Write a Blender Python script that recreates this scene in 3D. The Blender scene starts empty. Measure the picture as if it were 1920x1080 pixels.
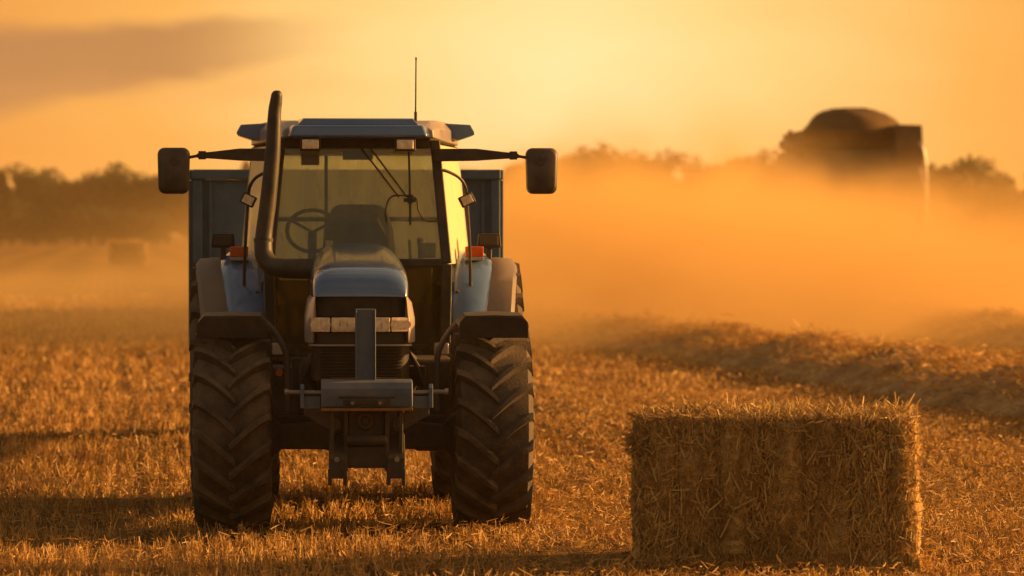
import bpy, bmesh, math, random
import numpy as np
from mathutils import Vector, Matrix
R = math.radians
random.seed(7); rng = np.random.default_rng(7)
sc = bpy.context.scene
COL = sc.collection

# ------------------------------------------------------------------ camera
cam = bpy.data.cameras.new("camera"); camo = bpy.data.objects.new("camera", cam); COL.objects.link(camo)
cam.sensor_width = 36.0; cam.lens = 141.6; cam.clip_start = 0.5; cam.clip_end = 3000
camo.location = (0, 0, 1.85); camo.rotation_euler = (R(90 - 0.835), 0, 0)
cam.dof.use_dof = True; cam.dof.focus_distance = 24.6; cam.dof.aperture_fstop = 3.0
sc.camera = camo
sc.render.resolution_x = 1024; sc.render.resolution_y = 576

# ------------------------------------------------------------------ node helper
class NT:
    def __init__(s, tree): s.t = tree; s.n = tree.nodes; s.l = tree.links
    def node(s, typ, **kw):
        n = s.n.new(typ)
        for k, v in kw.items(): setattr(n, k, v)
        return n
    def put(s, sock, v):
        if hasattr(v, 'is_linked'): s.l.new(v, sock)
        elif v is not None: sock.default_value = v
    def m(s, op, a, b=None, c=None, clamp=False):
        n = s.node('ShaderNodeMath', operation=op, use_clamp=clamp)
        for i, v in enumerate((a, b, c)):
            if v is not None: s.put(n.inputs[i], v)
        return n.outputs[0]
    def step(s, x, lo, hi, a=0.0, b=1.0):
        n = s.node('ShaderNodeMapRange', interpolation_type='SMOOTHSTEP')
        for i, v in enumerate((x, lo, hi, a, b)): s.put(n.inputs[i], v)
        return n.outputs[0]
    def mix(s, f, a, b, mode='MIX'):
        n = s.node('ShaderNodeMix', data_type='RGBA', blend_type=mode)
        s.put(n.inputs[0], f); s.put(n.inputs[6], a); s.put(n.inputs[7], b)
        return n.outputs[2]
    def noise(s, vec=None, scale=1.0, detail=3.0, rough=0.55, dist=0.0):
        n = s.node('ShaderNodeTexNoise')
        if vec is not None: s.put(n.inputs['Vector'], vec)
        n.inputs['Scale'].default_value = scale; n.inputs['Detail'].default_value = detail
        n.inputs['Roughness'].default_value = rough; n.inputs['Distortion'].default_value = dist
        return n.outputs[0]
    def mapping(s, vec, scale=(1, 1, 1), rot=(0, 0, 0), loc=(0, 0, 0)):
        n = s.node('ShaderNodeMapping'); s.put(n.inputs[0], vec)
        n.inputs['Scale'].default_value = scale; n.inputs['Rotation'].default_value = rot; n.inputs['Location'].default_value = loc
        return n.outputs[0]
    def coord(s, which='Object'): return s.node('ShaderNodeTexCoord').outputs[which]
    def pos(s): return s.node('ShaderNodeNewGeometry').outputs['Position']
    def sep(s, v):
        n = s.node('ShaderNodeSeparateXYZ'); s.put(n.inputs[0], v); return n.outputs
def c4(c): return (c[0], c[1], c[2], 1.0)

# ------------------------------------------------------------------ sky and sun
SUN_EL, SUN_AZ = 12.5, 77.0            # degrees; azimuth clockwise from the view direction (+Y)
W = bpy.data.worlds.new("World"); sc.world = W; W.use_nodes = True
w = NT(W.node_tree); w.n.clear()
sky = w.node('ShaderNodeTexSky', sky_type='NISHITA'); sky.sun_disc = False
sky.sun_elevation = R(SUN_EL); sky.sun_rotation = R(SUN_AZ); sky.dust_density = 4.0; sky.air_density = 1.3; sky.ozone_density = 1.0
d = w.sep(w.coord('Generated'))
yy = w.m('MAXIMUM', d[1], 0.02)
tx = w.m('DIVIDE', d[0], yy); tz = w.m('DIVIDE', d[2], yy)      # tangents of azimuth and elevation
# golden glow of the low sun in thin high cloud, widest ahead
gx = w.m('SUBTRACT', tx, 0.010); gz = w.m('SUBTRACT', tz, 0.036)
rr = w.m('SQRT', w.m('ADD', w.m('MULTIPLY', gx, gx), w.m('MULTIPLY', w.m('MULTIPLY', gz, gz), 1.3)))
wob = w.noise(w.mapping(w.coord('Generated'), (14, 1, 60)), 1.0, 4, 0.5)
rr = w.m('ADD', rr, w.m('MULTIPLY', w.m('SUBTRACT', wob, 0.5), 0.05))
ramp = w.node('ShaderNodeValToRGB'); w.l.new(rr, ramp.inputs[0])
e = ramp.color_ramp.elements
e[0].position = 0.0; e[0].color = (0.76, 0.60, 0.285, 1)
e[1].position = 0.6; e[1].color = (0.42, 0.20, 0.075, 1)
for p, c in ((0.05, (0.73, 0.49, 0.18, 1)), (0.10, (0.64, 0.315, 0.072, 1)), (0.15, (0.56, 0.235, 0.05, 1)), (0.30, (0.50, 0.23, 0.065, 1))):
    q = e.new(p); q.color = c
# long grey-brown cloud bank up on the left, plus a fainter one below it
cn = w.noise(w.mapping(w.coord('Generated'), (22, 1, 90)), 1.0, 6, 0.6)
cw = w.m('MULTIPLY', w.m('SUBTRACT', cn, 0.5), 0.018)
yc = w.m('ADD', w.m('MULTIPLY_ADD', tx, 0.105, 0.0527), w.m('MULTIPLY', cw, 0.5))
th = w.m('MAXIMUM', w.m('MULTIPLY_ADD', tx, -0.085, 0.0008), 0.0004)
dz = w.m('ABSOLUTE', w.m('SUBTRACT', w.m('ADD', tz, cw), yc))
cl = w.step(w.m('DIVIDE', dz, th), 1.25, 0.60)
cl = w.m('MULTIPLY', cl, w.step(tx, -0.034, -0.090))
cl = w.m('MULTIPLY', cl, w.step(d[1], 0.3, 0.6))
yc2 = w.m('MULTIPLY_ADD', tx, 0.05, 0.0395)
cl2 = w.step(w.m('ABSOLUTE', w.m('SUBTRACT', w.m('ADD', tz, w.m('MULTIPLY', cw, 1.6)), yc2)), 0.006, 0.0005)
cl2 = w.m('MULTIPLY', w.m('MULTIPLY', cl2, w.step(tx, -0.03, -0.07)), 0.22)
front = w.mix(w.m('MULTIPLY', cl, 0.9), ramp.outputs[0], (0.285, 0.145, 0.060, 1))
front = w.mix(cl2, front, (0.50, 0.24, 0.08, 1))
warm = w.mix(1.0, sky.outputs[0], (0.112, 0.078, 0.050, 1), 'MULTIPLY')
bands = w.noise(w.mapping(w.coord('Generated'), (1.2, 1.2, 7.0)), 1.0, 4, 0.5)          # banded cloud added to the unseen sky, to vary the bonnet reflections
warm = w.mix(w.step(bands, 0.40, 0.66), w.mix(1.0, warm, (0.62, 0.68, 0.80, 1), 'MULTIPLY'), w.mix(1.0, warm, (1.9, 1.6, 1.35, 1), 'MULTIPLY'))
ff = w.m('MULTIPLY', w.step(d[1], 0.55, 0.93), w.step(d[2], 0.55, 0.12))
allsky = w.mix(ff, warm, front)
SKY_STRENGTH = 0.88                    # the sky colour above is already scaled to about 0.1
bg = w.node('ShaderNodeBackground'); w.l.new(allsky, bg.inputs[0]); bg.inputs[1].default_value = SKY_STRENGTH
wo = w.node('ShaderNodeOutputWorld'); w.l.new(bg.outputs[0], wo.inputs[0])
sun = bpy.data.lights.new("sun", 'SUN'); suno = bpy.data.objects.new("sun", sun); COL.objects.link(suno)
sun.energy = 5.0; sun.angle = R(0.6); sun.color = (1.0, 0.52, 0.155)
sd = Vector((math.sin(R(SUN_AZ)) * math.cos(R(SUN_EL)), math.cos(R(SUN_AZ)) * math.cos(R(SUN_EL)), math.sin(R(SUN_EL))))
suno.rotation_euler = sd.to_track_quat('Z', 'Y').to_euler()
sc.view_settings.view_transform = 'Standard'; sc.view_settings.look = 'None'
sc.view_settings.exposure = 0.80; sc.view_settings.gamma = 1.0; sc.view_settings.use_curve_mapping = False
cy = sc.cycles
cy.use_denoising = True
try: cy.denoiser = 'OPENIMAGEDENOISE'
except Exception: pass
cy.max_bounces = 8; cy.diffuse_bounces = 3; cy.glossy_bounces = 3; cy.transmission_bounces = 4
cy.volume_bounces = 4; cy.transparent_max_bounces = 16; cy.sample_clamp_indirect = 6.0
cy.volume_step_rate = 0.6; cy.volume_max_steps = 256

# ------------------------------------------------------------------ tags, mesh builder
def tag(o, label=None, cat=None, group=None, kind=None):
    for k, v in (('label', label), ('category', cat), ('group', group), ('kind', kind)):
        if v: o[k] = v
    return o
def empty(name, loc=(0, 0, 0), rz=0.0, parent=None):
    o = bpy.data.objects.new(name, None); COL.objects.link(o); o.location = loc; o.rotation_euler = (0, 0, rz)
    o.empty_display_size = 0.2; o.parent = parent
    return o
def link(name, me, mat, parent=None):
    o = bpy.data.objects.new(name, me); COL.objects.link(o); o.parent = parent
    if mat is not None:
        for m in (mat if isinstance(mat, (list, tuple)) else [mat]): me.materials.append(m)
    return o
class MB:
    def __init__(s): s.v = []; s.f = []
    def add(s, vs, fs, M=None):
        b = len(s.v)
        s.v += [tuple(M @ Vector(p)) for p in vs] if M is not None else [tuple(p) for p in vs]
        s.f += [tuple(i + b for i in f) for f in fs]
        return s
    def box(s, x0, x1, y0, y1, z0, z1, M=None):
        vs = [(x0, y0, z0), (x1, y0, z0), (x1, y1, z0), (x0, y1, z0), (x0, y0, z1), (x1, y0, z1), (x1, y1, z1), (x0, y1, z1)]
        return s.add(vs, [(3, 2, 1, 0), (4, 5, 6, 7), (0, 1, 5, 4), (1, 2, 6, 5), (2, 3, 7, 6), (3, 0, 4, 7)], M)
    def hexa(s, bot, top):      # two quads, counter-clockwise seen from above
        return s.add(list(bot) + list(top), [(3, 2, 1, 0), (4, 5, 6, 7), (0, 1, 5, 4), (1, 2, 6, 5), (2, 3, 7, 6), (3, 0, 4, 7)])
    def prism(s, poly, a, b, axis='z'):     # polygon in the two other axes
        n = len(poly)
        def P(p, h): return (p[0], p[1], h) if axis == 'z' else ((h, p[0], p[1]) if axis == 'x' else (p[0], h, p[1]))
        vs = [P(p, a) for p in poly] + [P(p, b) for p in poly]
        return s.add(vs, [tuple(range(n - 1, -1, -1)), tuple(range(n, 2 * n))] + [(i, (i + 1) % n, n + (i + 1) % n, n + i) for i in range(n)])
    def loft(s, rings, cap=True, closed=True):
        n = len(rings[0]); vs = [p for r in rings for p in r]; fs = []
        for k in range(len(rings) - 1):
            for i in range(n if closed else n - 1):
                j = (i + 1) % n; fs.append((k * n + i, k * n + j, (k + 1) * n + j, (k + 1) * n + i))
        if cap: fs += [tuple(range(n - 1, -1, -1)), tuple(range((len(rings) - 1) * n, len(rings) * n))]
        return s.add(vs, fs)
    def tube(s, pts, r, n=10, smooth=True, cap=True):
        pts = [Vector(p) for p in pts]
        rad = list(r) if isinstance(r, (list, tuple)) else [r] * len(pts)
        if smooth and len(pts) > 2:
            P = [2 * pts[0] - pts[1]] + pts + [2 * pts[-1] - pts[-2]]; out = []; ro = []
            for i in range(1, len(P) - 2):
                for k in range(6):
                    t = k / 6; a, b, c, dd = P[i - 1:i + 3]
                    out.append(0.5 * ((2 * b) + (c - a) * t + (2 * a - 5 * b + 4 * c - dd) * t * t + (3 * b - a - 3 * c + dd) * t ** 3))
                    ro.append(rad[i - 1] * (1 - t) + rad[i] * t)
            pts = out + [pts[-1]]; rad = ro + [rad[-1]]
        rings = []; up = None
        for i, p in enumerate(pts):
            t = (pts[min(i + 1, len(pts) - 1)] - pts[max(i - 1, 0)]).normalized()
            if up is None:
                up = Vector((0, 0, 1)) if abs(t.z) < 0.9 else Vector((1, 0, 0))
            up = (up - t * up.dot(t)).normalized(); side = t.cross(up)
            rings.append([tuple(p + (up * math.cos(a) + side * math.sin(a)) * rad[i]) for a in (2 * math.pi * k / n for k in range(n))])
        return s.loft(rings, cap)
    def lathe(s, prof, n=48, axis='x', c=(0, 0, 0)):    # prof: (along, radius)
        rings = []
        for a, r in prof:
            ring = []
            for k in range(n):
                t = 2 * math.pi * k / n; p, q = r * math.cos(t), r * math.sin(t)
                ring.append((c[0] + a, c[1] + p, c[2] + q) if axis == 'x' else ((c[0] + p, c[1] + q, c[2] + a) if axis == 'z' else (c[0] + p, c[1] + a, c[2] + q)))
            rings.append(ring)
        return s.loft(rings, True)
    def build(s, name, mat, parent=None, bevel=0.0, smooth=35, seg=2):
        me = bpy.data.meshes.new(name); me.from_pydata(s.v, [], s.f)
        bm = bmesh.new(); bm.from_mesh(me); bmesh.ops.recalc_face_normals(bm, faces=bm.faces); bm.to_mesh(me); bm.free()
        me.update()
        if smooth: me.shade_smooth(); me.set_sharp_from_angle(angle=R(smooth))
        o = link(name, me, mat, parent)
        if bevel:
            m = o.modifiers.new('bevel', 'BEVEL'); m.width = bevel; m.segments = seg; m.limit_method = 'ANGLE'; m.angle_limit = R(40)
            m.harden_normals = True
        return o
def np_mesh(name, V, F, attr=None):
    me = bpy.data.meshes.new(name); n, k = F.shape
    me.vertices.add(len(V)); me.vertices.foreach_set('co', np.ascontiguousarray(V, dtype=np.float32).ravel())
    me.loops.add(n * k); me.loops.foreach_set('vertex_index', np.ascontiguousarray(F, dtype=np.int32).ravel())
    me.polygons.add(n); me.polygons.foreach_set('loop_start', np.arange(0, n * k, k, dtype=np.int32))
    if attr is not None:
        a = me.attributes.new('rnd', 'FLOAT', 'POINT'); a.data.foreach_set('value', np.ascontiguousarray(attr, dtype=np.float32))
    me.update(calc_edges=True)
    return me
def unit(a): return a / np.maximum(np.linalg.norm(a, axis=1, keepdims=True), 1e-9)
def strands(base, dirs, length, width, bend=None, face=None):
    """bent straw blades, two quads each: returns V, F, rnd"""
    n = len(base); dirs = unit(dirs)
    if face is None: face = rng.normal(size=(n, 3))
    side = unit(np.cross(dirs, face)) * (width[:, None] * 0.5)
    if bend is None: bend = rng.normal(size=(n, 3)) * 0.12
    L = length[:, None]
    p0 = base; p1 = base + dirs * L * 0.5 + bend * L * 0.35; p2 = base + dirs * L + bend * L
    V = np.stack([p0 - side, p0 + side, p1 - side * .95, p1 + side * .95, p2 - side * .7, p2 + side * .7], 1).reshape(-1, 3)
    q = (np.arange(n) * 6)[:, None]
    F = np.concatenate([q + np.array([[0, 1, 3, 2]]), q + np.array([[2, 3, 5, 4]])])
    return V, F, np.repeat(rng.random(n), 6)
def joinm(parts):
    Vs, Fs, As, o = [], [], [], 0
    for V, F, A in parts:
        Vs.append(V); Fs.append(F + o); As.append(A); o += len(V)
    return np.concatenate(Vs), np.concatenate(Fs), np.concatenate(As)

# ------------------------------------------------------------------ materials
def mat(name, col, rough=0.5, metal=0.0, spec=0.5, var=0.15, scale=6.0, bump=0.0, dust=0.0, coat=0.0, dustcol=(0.30, 0.20, 0.10)):
    m = bpy.data.materials.new(name); m.use_nodes = True; t = NT(m.node_tree)
    b = t.n['Principled BSDF']; oc = t.coord('Object')
    n1 = t.noise(oc, scale, 5, 0.6); n2 = t.noise(oc, scale * 7, 3, 0.6)
    f = t.step(t.m('MULTIPLY_ADD', n2, 0.35, n1), 0.40, 0.95)
    c = t.mix(f, c4([x * (1 - var) for x in col]), c4([min(1, x * (1 + var)) for x in col]))
    if dust:
        g = t.node('ShaderNodeNewGeometry'); nz = t.sep(g.outputs['Normal'])[2]
        df = t.m('MULTIPLY', t.step(t.m('ADD', t.m('MULTIPLY', nz, 0.22), n1), 0.36, 0.85), dust, clamp=True)
        c = t.mix(df, c, c4(dustcol))
        t.l.new(t.m('MULTIPLY_ADD', df, 0.55, t.m('MULTIPLY_ADD', n2, 0.12, rough - 0.06)), b.inputs['Roughness'])
    else:
        t.l.new(t.m('MULTIPLY_ADD', n2, 0.16, max(rough - 0.08, 0.02)), b.inputs['Roughness'])
    t.l.new(c, b.inputs['Base Color']); b.inputs['Metallic'].default_value = metal
    b.inputs['Specular IOR Level'].default_value = spec; b.inputs['Coat Weight'].default_value = coat
    b.inputs['Coat Roughness'].default_value = 0.09
    if bump:
        bn = t.node('ShaderNodeBump'); bn.inputs['Strength'].default_value = bump; bn.inputs['Distance'].default_value = 0.01
        t.l.new(t.noise(oc, scale * 9, 4, 0.65), bn.inputs['Height']); t.l.new(bn.outputs[0], b.inputs['Normal'])
    return m
def glass(name, tint, dust, dustcol=(0.75, 0.62, 0.36), lo=0.45, trans=0.5):
    m = bpy.data.materials.new(name); m.use_nodes = True; t = NT(m.node_tree); t.n.clear()
    out = t.node('ShaderNodeOutputMaterial')
    tr = t.node('ShaderNodeBsdfTransparent'); tr.inputs[0].default_value = c4(tint)
    gl = t.node('ShaderNodeBsdfGlossy'); gl.inputs['Roughness'].default_value = 0.06; gl.inputs[0].default_value = (0.9, 0.9, 0.9, 1)
    fr = t.node('ShaderNodeFresnel'); fr.inputs[0].default_value = 1.5
    m1 = t.node('ShaderNodeMixShader'); t.l.new(fr.outputs[0], m1.inputs[0]); t.l.new(tr.outputs[0], m1.inputs[1]); t.l.new(gl.outputs[0], m1.inputs[2])
    df = t.node('ShaderNodeBsdfDiffuse'); df.inputs[0].default_value = c4(dustcol)
    tl = t.node('ShaderNodeBsdfTranslucent'); tl.inputs[0].default_value = c4(dustcol)
    m2 = t.node('ShaderNodeMixShader'); m2.inputs[0].default_value = trans; t.l.new(df.outputs[0], m2.inputs[1]); t.l.new(tl.outputs[0], m2.inputs[2])
    nn = t.noise(t.mapping(t.coord('Object'), (9.0, 2.0, 1.6), (0, 0.35, 0)), 1.0, 6, 0.65, 0.6)
    fac = t.m('MULTIPLY', t.step(nn, 0.2, 0.75, lo, 1.0), dust)
    m3 = t.node('ShaderNodeMixShader'); t.l.new(fac, m3.inputs[0]); t.l.new(m1.outputs[0], m3.inputs[1]); t.l.new(m2.outputs[0], m3.inputs[2])
    t.l.new(m3.outputs[0], out.inputs[0])
    return m
def straw_mat(name, c0, c1, c2, trans=0.3, rough=0.55):
    m = bpy.data.materials.new(name); m.use_nodes = True; t = NT(m.node_tree)
    b = t.n['Principled BSDF']; out = t.n['Material Output']
    at = t.node('ShaderNodeAttribute', attribute_name='rnd')
    rp = t.node('ShaderNodeValToRGB'); t.l.new(at.outputs['Fac'], rp.inputs[0]); el = rp.color_ramp.elements
    el[0].color = c4(c0); el[1].color = c4(c2); q = el.new(0.5); q.color = c4(c1)
    pn = t.noise(t.pos(), 1.3, 3, 0.6)
    c = t.mix(t.step(pn, 0.35, 0.7), rp.outputs[0], t.mix(1.0, rp.outputs[0], (0.62, 0.56, 0.5, 1), 'MULTIPLY'))
    t.l.new(c, b.inputs['Base Color']); b.inputs['Roughness'].default_value = rough; b.inputs['Specular IOR Level'].default_value = 0.35
    tl = t.node('ShaderNodeBsdfTranslucent'); t.l.new(c, tl.inputs[0])
    mx = t.node('ShaderNodeMixShader'); mx.inputs[0].default_value = trans
    t.l.new(b.outputs[0], mx.inputs[1]); t.l.new(tl.outputs[0], mx.inputs[2]); t.l.new(mx.outputs[0], out.inputs[0])
    return m
M = {}
M['blue'] = mat('blue_paint', (0.062, 0.130, 0.27), 0.18, 0, 0.6, 0.10, 3, dust=0.08, coat=1.0)
M['bluedull'] = mat('dull_blue_paint', (0.055, 0.095, 0.145), 0.5, 0, 0.4, 0.25, 4, 0.1, dust=0.3)
M['trailer'] = mat('trailer_paint', (0.048, 0.098, 0.150), 0.5, 0, 0.4, 0.25, 2, dust=0.15)
M['cream'] = mat('grey_flare_plastic', (0.15, 0.130, 0.122), 0.5, 0, 0.4, 0.12, 4, dust=0.4)
M['side'] = mat('side_panel_paint', (0.30, 0.26, 0.24), 0.32, 0, 0.5, 0.1, 4, dust=0.3, coat=0.4)
M['black'] = mat('black_plastic', (0.022, 0.019, 0.017), 0.5, 0, 0.4, 0.2, 6, dust=0.22)
M['grille'] = mat('grille_black', (0.014, 0.011, 0.009), 0.6, 0, 0.3, 0.2, 8, dust=0.12)
M['iron'] = mat('cast_iron', (0.030, 0.025, 0.021), 0.6, 0.2, 0.4, 0.4, 5, 0.3, dust=0.3, dustcol=(0.20, 0.12, 0.06))
M['steel'] = mat('worn_steel', (0.28, 0.27, 0.26), 0.4, 0.8, 0.5, 0.3, 8, dust=0.3)
M['rust'] = mat('rusty_edge', (0.24, 0.10, 0.03), 0.7, 0.1, 0.3, 0.4, 14, 0.2)
M['rubber'] = mat('tyre_rubber', (0.055, 0.045, 0.037), 0.7, 0, 0.35, 0.45, 7, 0.6, dust=0.75, dustcol=(0.17, 0.115, 0.065))
M['rim'] = mat('rim_paint', (0.45, 0.42, 0.38), 0.5, 0, 0.4, 0.2, 5, dust=0.5)
M['amber'] = mat('amber_lens', (0.48, 0.075, 0.012), 0.2, 0, 0.6, 0.1, 20)
M['lamp'] = mat('lamp_glass', (0.86, 0.62, 0.42), 0.30, 0.15, 0.7, 0.3, 30)  # warm tint paints in the sunlit ground that the headlights mirror
M['seat'] = mat('seat_fabric', (0.055, 0.05, 0.045), 0.85, 0, 0.2, 0.2, 10, 0.2)
M['interior'] = mat('cab_trim', (0.15, 0.13, 0.10), 0.7, 0, 0.3, 0.15, 6)
M['mirrorback'] = mat('mirror_shell', (0.035, 0.028, 0.024), 0.45, 0, 0.45, 0.15, 6, dust=0.25)
M['glassf'] = glass('windshield_glass', (0.88, 0.90, 0.80), 0.17, (0.62, 0.64, 0.54), lo=0.15, trans=0.6)
M['glassr'] = glass('rear_glass', (0.86, 0.88, 0.76), 0.42, (0.66, 0.64, 0.48), lo=0.6, trans=0.7)
M['glasss'] = glass('side_glass', (0.85, 0.83, 0.66), 0.80, (0.98, 0.92, 0.66), lo=0.8)  # dense near-white film stands in for sun glare on the side panes
M['glassl'] = glass('lower_glass', (0.62, 0.62, 0.40), 0.09, (0.5, 0.42, 0.2))
M['mirror'] = mat('mirror_glass', (0.8, 0.8, 0.8), 0.04, 1.0, 0.5, 0.02)
M['straw'] = straw_mat('straw', (0.22, 0.105, 0.025), (0.54, 0.285, 0.066), (0.80, 0.51, 0.155))
M['bale'] = straw_mat('bale_straw', (0.26, 0.145, 0.040), (0.55, 0.335, 0.095), (0.82, 0.58, 0.21), 0.2)
M['twine'] = mat('baler_twine', (0.16, 0.10, 0.045), 0.8, 0, 0.2, 0.2, 30)
M['combine'] = mat('combine_paint', (0.085, 0.055, 0.026), 0.55, 0, 0.4, 0.3, 1.5, dust=0.2)
M['grain'] = mat('grain_heap', (0.11, 0.062, 0.022), 0.9, 0, 0.2, 0.3, 2.0, 0.4)

def bale_core_mat():
    m = bpy.data.materials.new('bale_pressed_straw'); m.use_nodes = True; t = NT(m.node_tree); b = t.n['Principled BSDF']
    oc = t.coord('Object')
    a = t.noise(t.mapping(oc, (70, 30, 18), (0.3, 0.2, 0.4)), 1, 4, 0.7, 1.5); c = t.noise(t.mapping(oc, (25, 30, 80), (0.5, -0.4, 0.2)), 1, 4, 0.7, 1.5)
    fl = t.noise(t.mapping(oc, (11, 1, 1.2)), 1, 3, 0.5)
    f = t.m('MULTIPLY_ADD', t.m('MAXIMUM', a, c), 0.8, t.m('MULTIPLY', fl, 0.35))
    t.l.new(t.mix(t.step(f, 0.40, 0.8), (0.08, 0.040, 0.012, 1), (0.74, 0.46, 0.14, 1)), b.inputs['Base Color'])
    b.inputs['Roughness'].default_value = 0.85
    bn = t.node('ShaderNodeBump'); bn.inputs['Strength'].default_value = 0.9; bn.inputs['Distance'].default_value = 0.03
    t.l.new(f, bn.inputs['Height']); t.l.new(bn.outputs[0], b.inputs['Normal'])
    return m
M['balecore'] = bale_core_mat()
def field_mat():
    m = bpy.data.materials.new('stubble_field'); m.use_nodes = True; t = NT(m.node_tree); b = t.n['Principled BSDF']
    p = t.pos(); xy = t.sep(p)
    rowc = t.m('ADD', xy[0], t.m('MULTIPLY', xy[1], 0.10))
    row = t.m('SINE', t.m('MULTIPLY', rowc, 2 * math.pi / 0.30))
    tram = t.m('SINE', t.m('MULTIPLY_ADD', rowc, 2 * math.pi / 3.1, t.m('MULTIPLY', t.noise(p, 0.05, 2), 4)))
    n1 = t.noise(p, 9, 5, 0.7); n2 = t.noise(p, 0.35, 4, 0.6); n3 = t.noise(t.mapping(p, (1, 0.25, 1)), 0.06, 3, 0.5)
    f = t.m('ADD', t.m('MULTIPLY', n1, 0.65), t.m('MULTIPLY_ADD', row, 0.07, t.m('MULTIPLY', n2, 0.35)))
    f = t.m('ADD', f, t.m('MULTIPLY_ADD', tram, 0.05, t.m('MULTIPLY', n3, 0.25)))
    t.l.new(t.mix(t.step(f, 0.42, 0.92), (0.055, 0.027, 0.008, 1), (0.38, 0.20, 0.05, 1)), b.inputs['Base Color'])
    b.inputs['Roughness'].default_value = 0.95; b.inputs['Specular IOR Level'].default_value = 0.1
    bn = t.node('ShaderNodeBump'); bn.inputs['Strength'].default_value = 1.0; bn.inputs['Distance'].default_value = 0.08
    t.l.new(n1, bn.inputs['Height']); t.l.new(bn.outputs[0], b.inputs['Normal'])
    return m
M['field'] = field_mat()
def leaf_mat(name, a, b_):
    m = bpy.data.materials.new(name); m.use_nodes = True; t = NT(m.node_tree); b = t.n['Principled BSDF']; out = t.n['Material Output']
    at = t.node('ShaderNodeAttribute', attribute_name='rnd')
    c = t.mix(at.outputs['Fac'], c4(a), c4(b_)); t.l.new(c, b.inputs['Base Color']); b.inputs['Roughness'].default_value = 0.7
    tl = t.node('ShaderNodeBsdfTranslucent'); t.l.new(c, tl.inputs[0])
    mx = t.node('ShaderNodeMixShader'); mx.inputs[0].default_value = 0.25
    t.l.new(b.outputs[0], mx.inputs[1]); t.l.new(tl.outputs[0], mx.inputs[2]); t.l.new(mx.outputs[0], out.inputs[0])
    return m
M['leaf'] = leaf_mat('leaves', (0.028, 0.040, 0.012), (0.075, 0.085, 0.025))
M['needle'] = leaf_mat('needles', (0.020, 0.030, 0.012), (0.045, 0.055, 0.020))
M['bark'] = mat('bark', (0.09, 0.065, 0.045), 0.9, 0, 0.2, 0.3, 3, 0.5)

# ------------------------------------------------------------------ the field
ROW = -0.10                                   # drift of the drill rows per metre of depth
def field_h(x, y):
    return 0.018 * np.sin(x * 1.3 + y * 0.31) + 0.014 * np.sin(y * 0.9 - x * 0.5)
gx_ = np.concatenate([np.linspace(-255, -16, 20), np.linspace(-15, 18, 133), np.linspace(20, 255, 20)])
gy_ = np.concatenate([np.linspace(-28, 15, 10), np.linspace(16, 75, 200), np.linspace(77, 615, 70), np.linspace(640, 1380, 30)])
X, Y = np.meshgrid(gx_, gy_)
V = np.stack([X, Y, field_h(X, Y)], -1).reshape(-1, 3); nx = len(gx_)
ii = (np.arange(len(gy_) - 1)[:, None] * nx + np.arange(nx - 1)[None, :]).reshape(-1, 1)
me = np_mesh('ground', V, ii + np.array([[0, 1, nx + 1, nx]])); me.shade_smooth()
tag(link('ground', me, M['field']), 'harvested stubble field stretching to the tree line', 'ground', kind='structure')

def field_points(y0, y1, dens, margin=4.0):
    area_w = lambda y: 2 * (0.1275 * y + margin)
    n = int(dens * (y1 - y0) * (area_w(y0) + area_w(y1)) / 2)
    y = rng.uniform(y0, y1, int(n * 1.4)); keep = rng.random(len(y)) < area_w(y) / area_w(y1); y = y[keep][:n]
    x = rng.uniform(-1, 1, len(y)) * area_w(y) / 2
    return x, y
TR_X, TR_Y, TR_RZ = -0.93, 25.0, R(3.1)
BALE = (1.455, 22.12, R(-5.0)); BW, BD, BH = 1.50, 0.90, 0.83
def clear_of(x, y):
    # no stalks standing inside tyres or bale
    c, s = math.cos(-TR_RZ), math.sin(-TR_RZ); dx, dy = x - TR_X, y - TR_Y
    u = dx * c - dy * s; v = dx * s + dy * c
    ok = np.ones(len(x), bool)
    for sx in (-1, 1):
        ok &= ~((np.abs(u - sx * 0.80) < 0.25) & (np.abs(v) < 0.26))
        ok &= ~((np.abs(u - sx * 0.82) < 0.32) & (np.abs(v - 2.45) < 0.32))
    c, s = math.cos(-BALE[2]), math.sin(-BALE[2]); dx, dy = x - BALE[0], y - BALE[1]
    ok &= ~((np.abs(dx * c - dy * s) < BW / 2 - 0.01) & (np.abs(dx * s + dy * c) < BD / 2 - 0.01))
    return ok
parts = []
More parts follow.
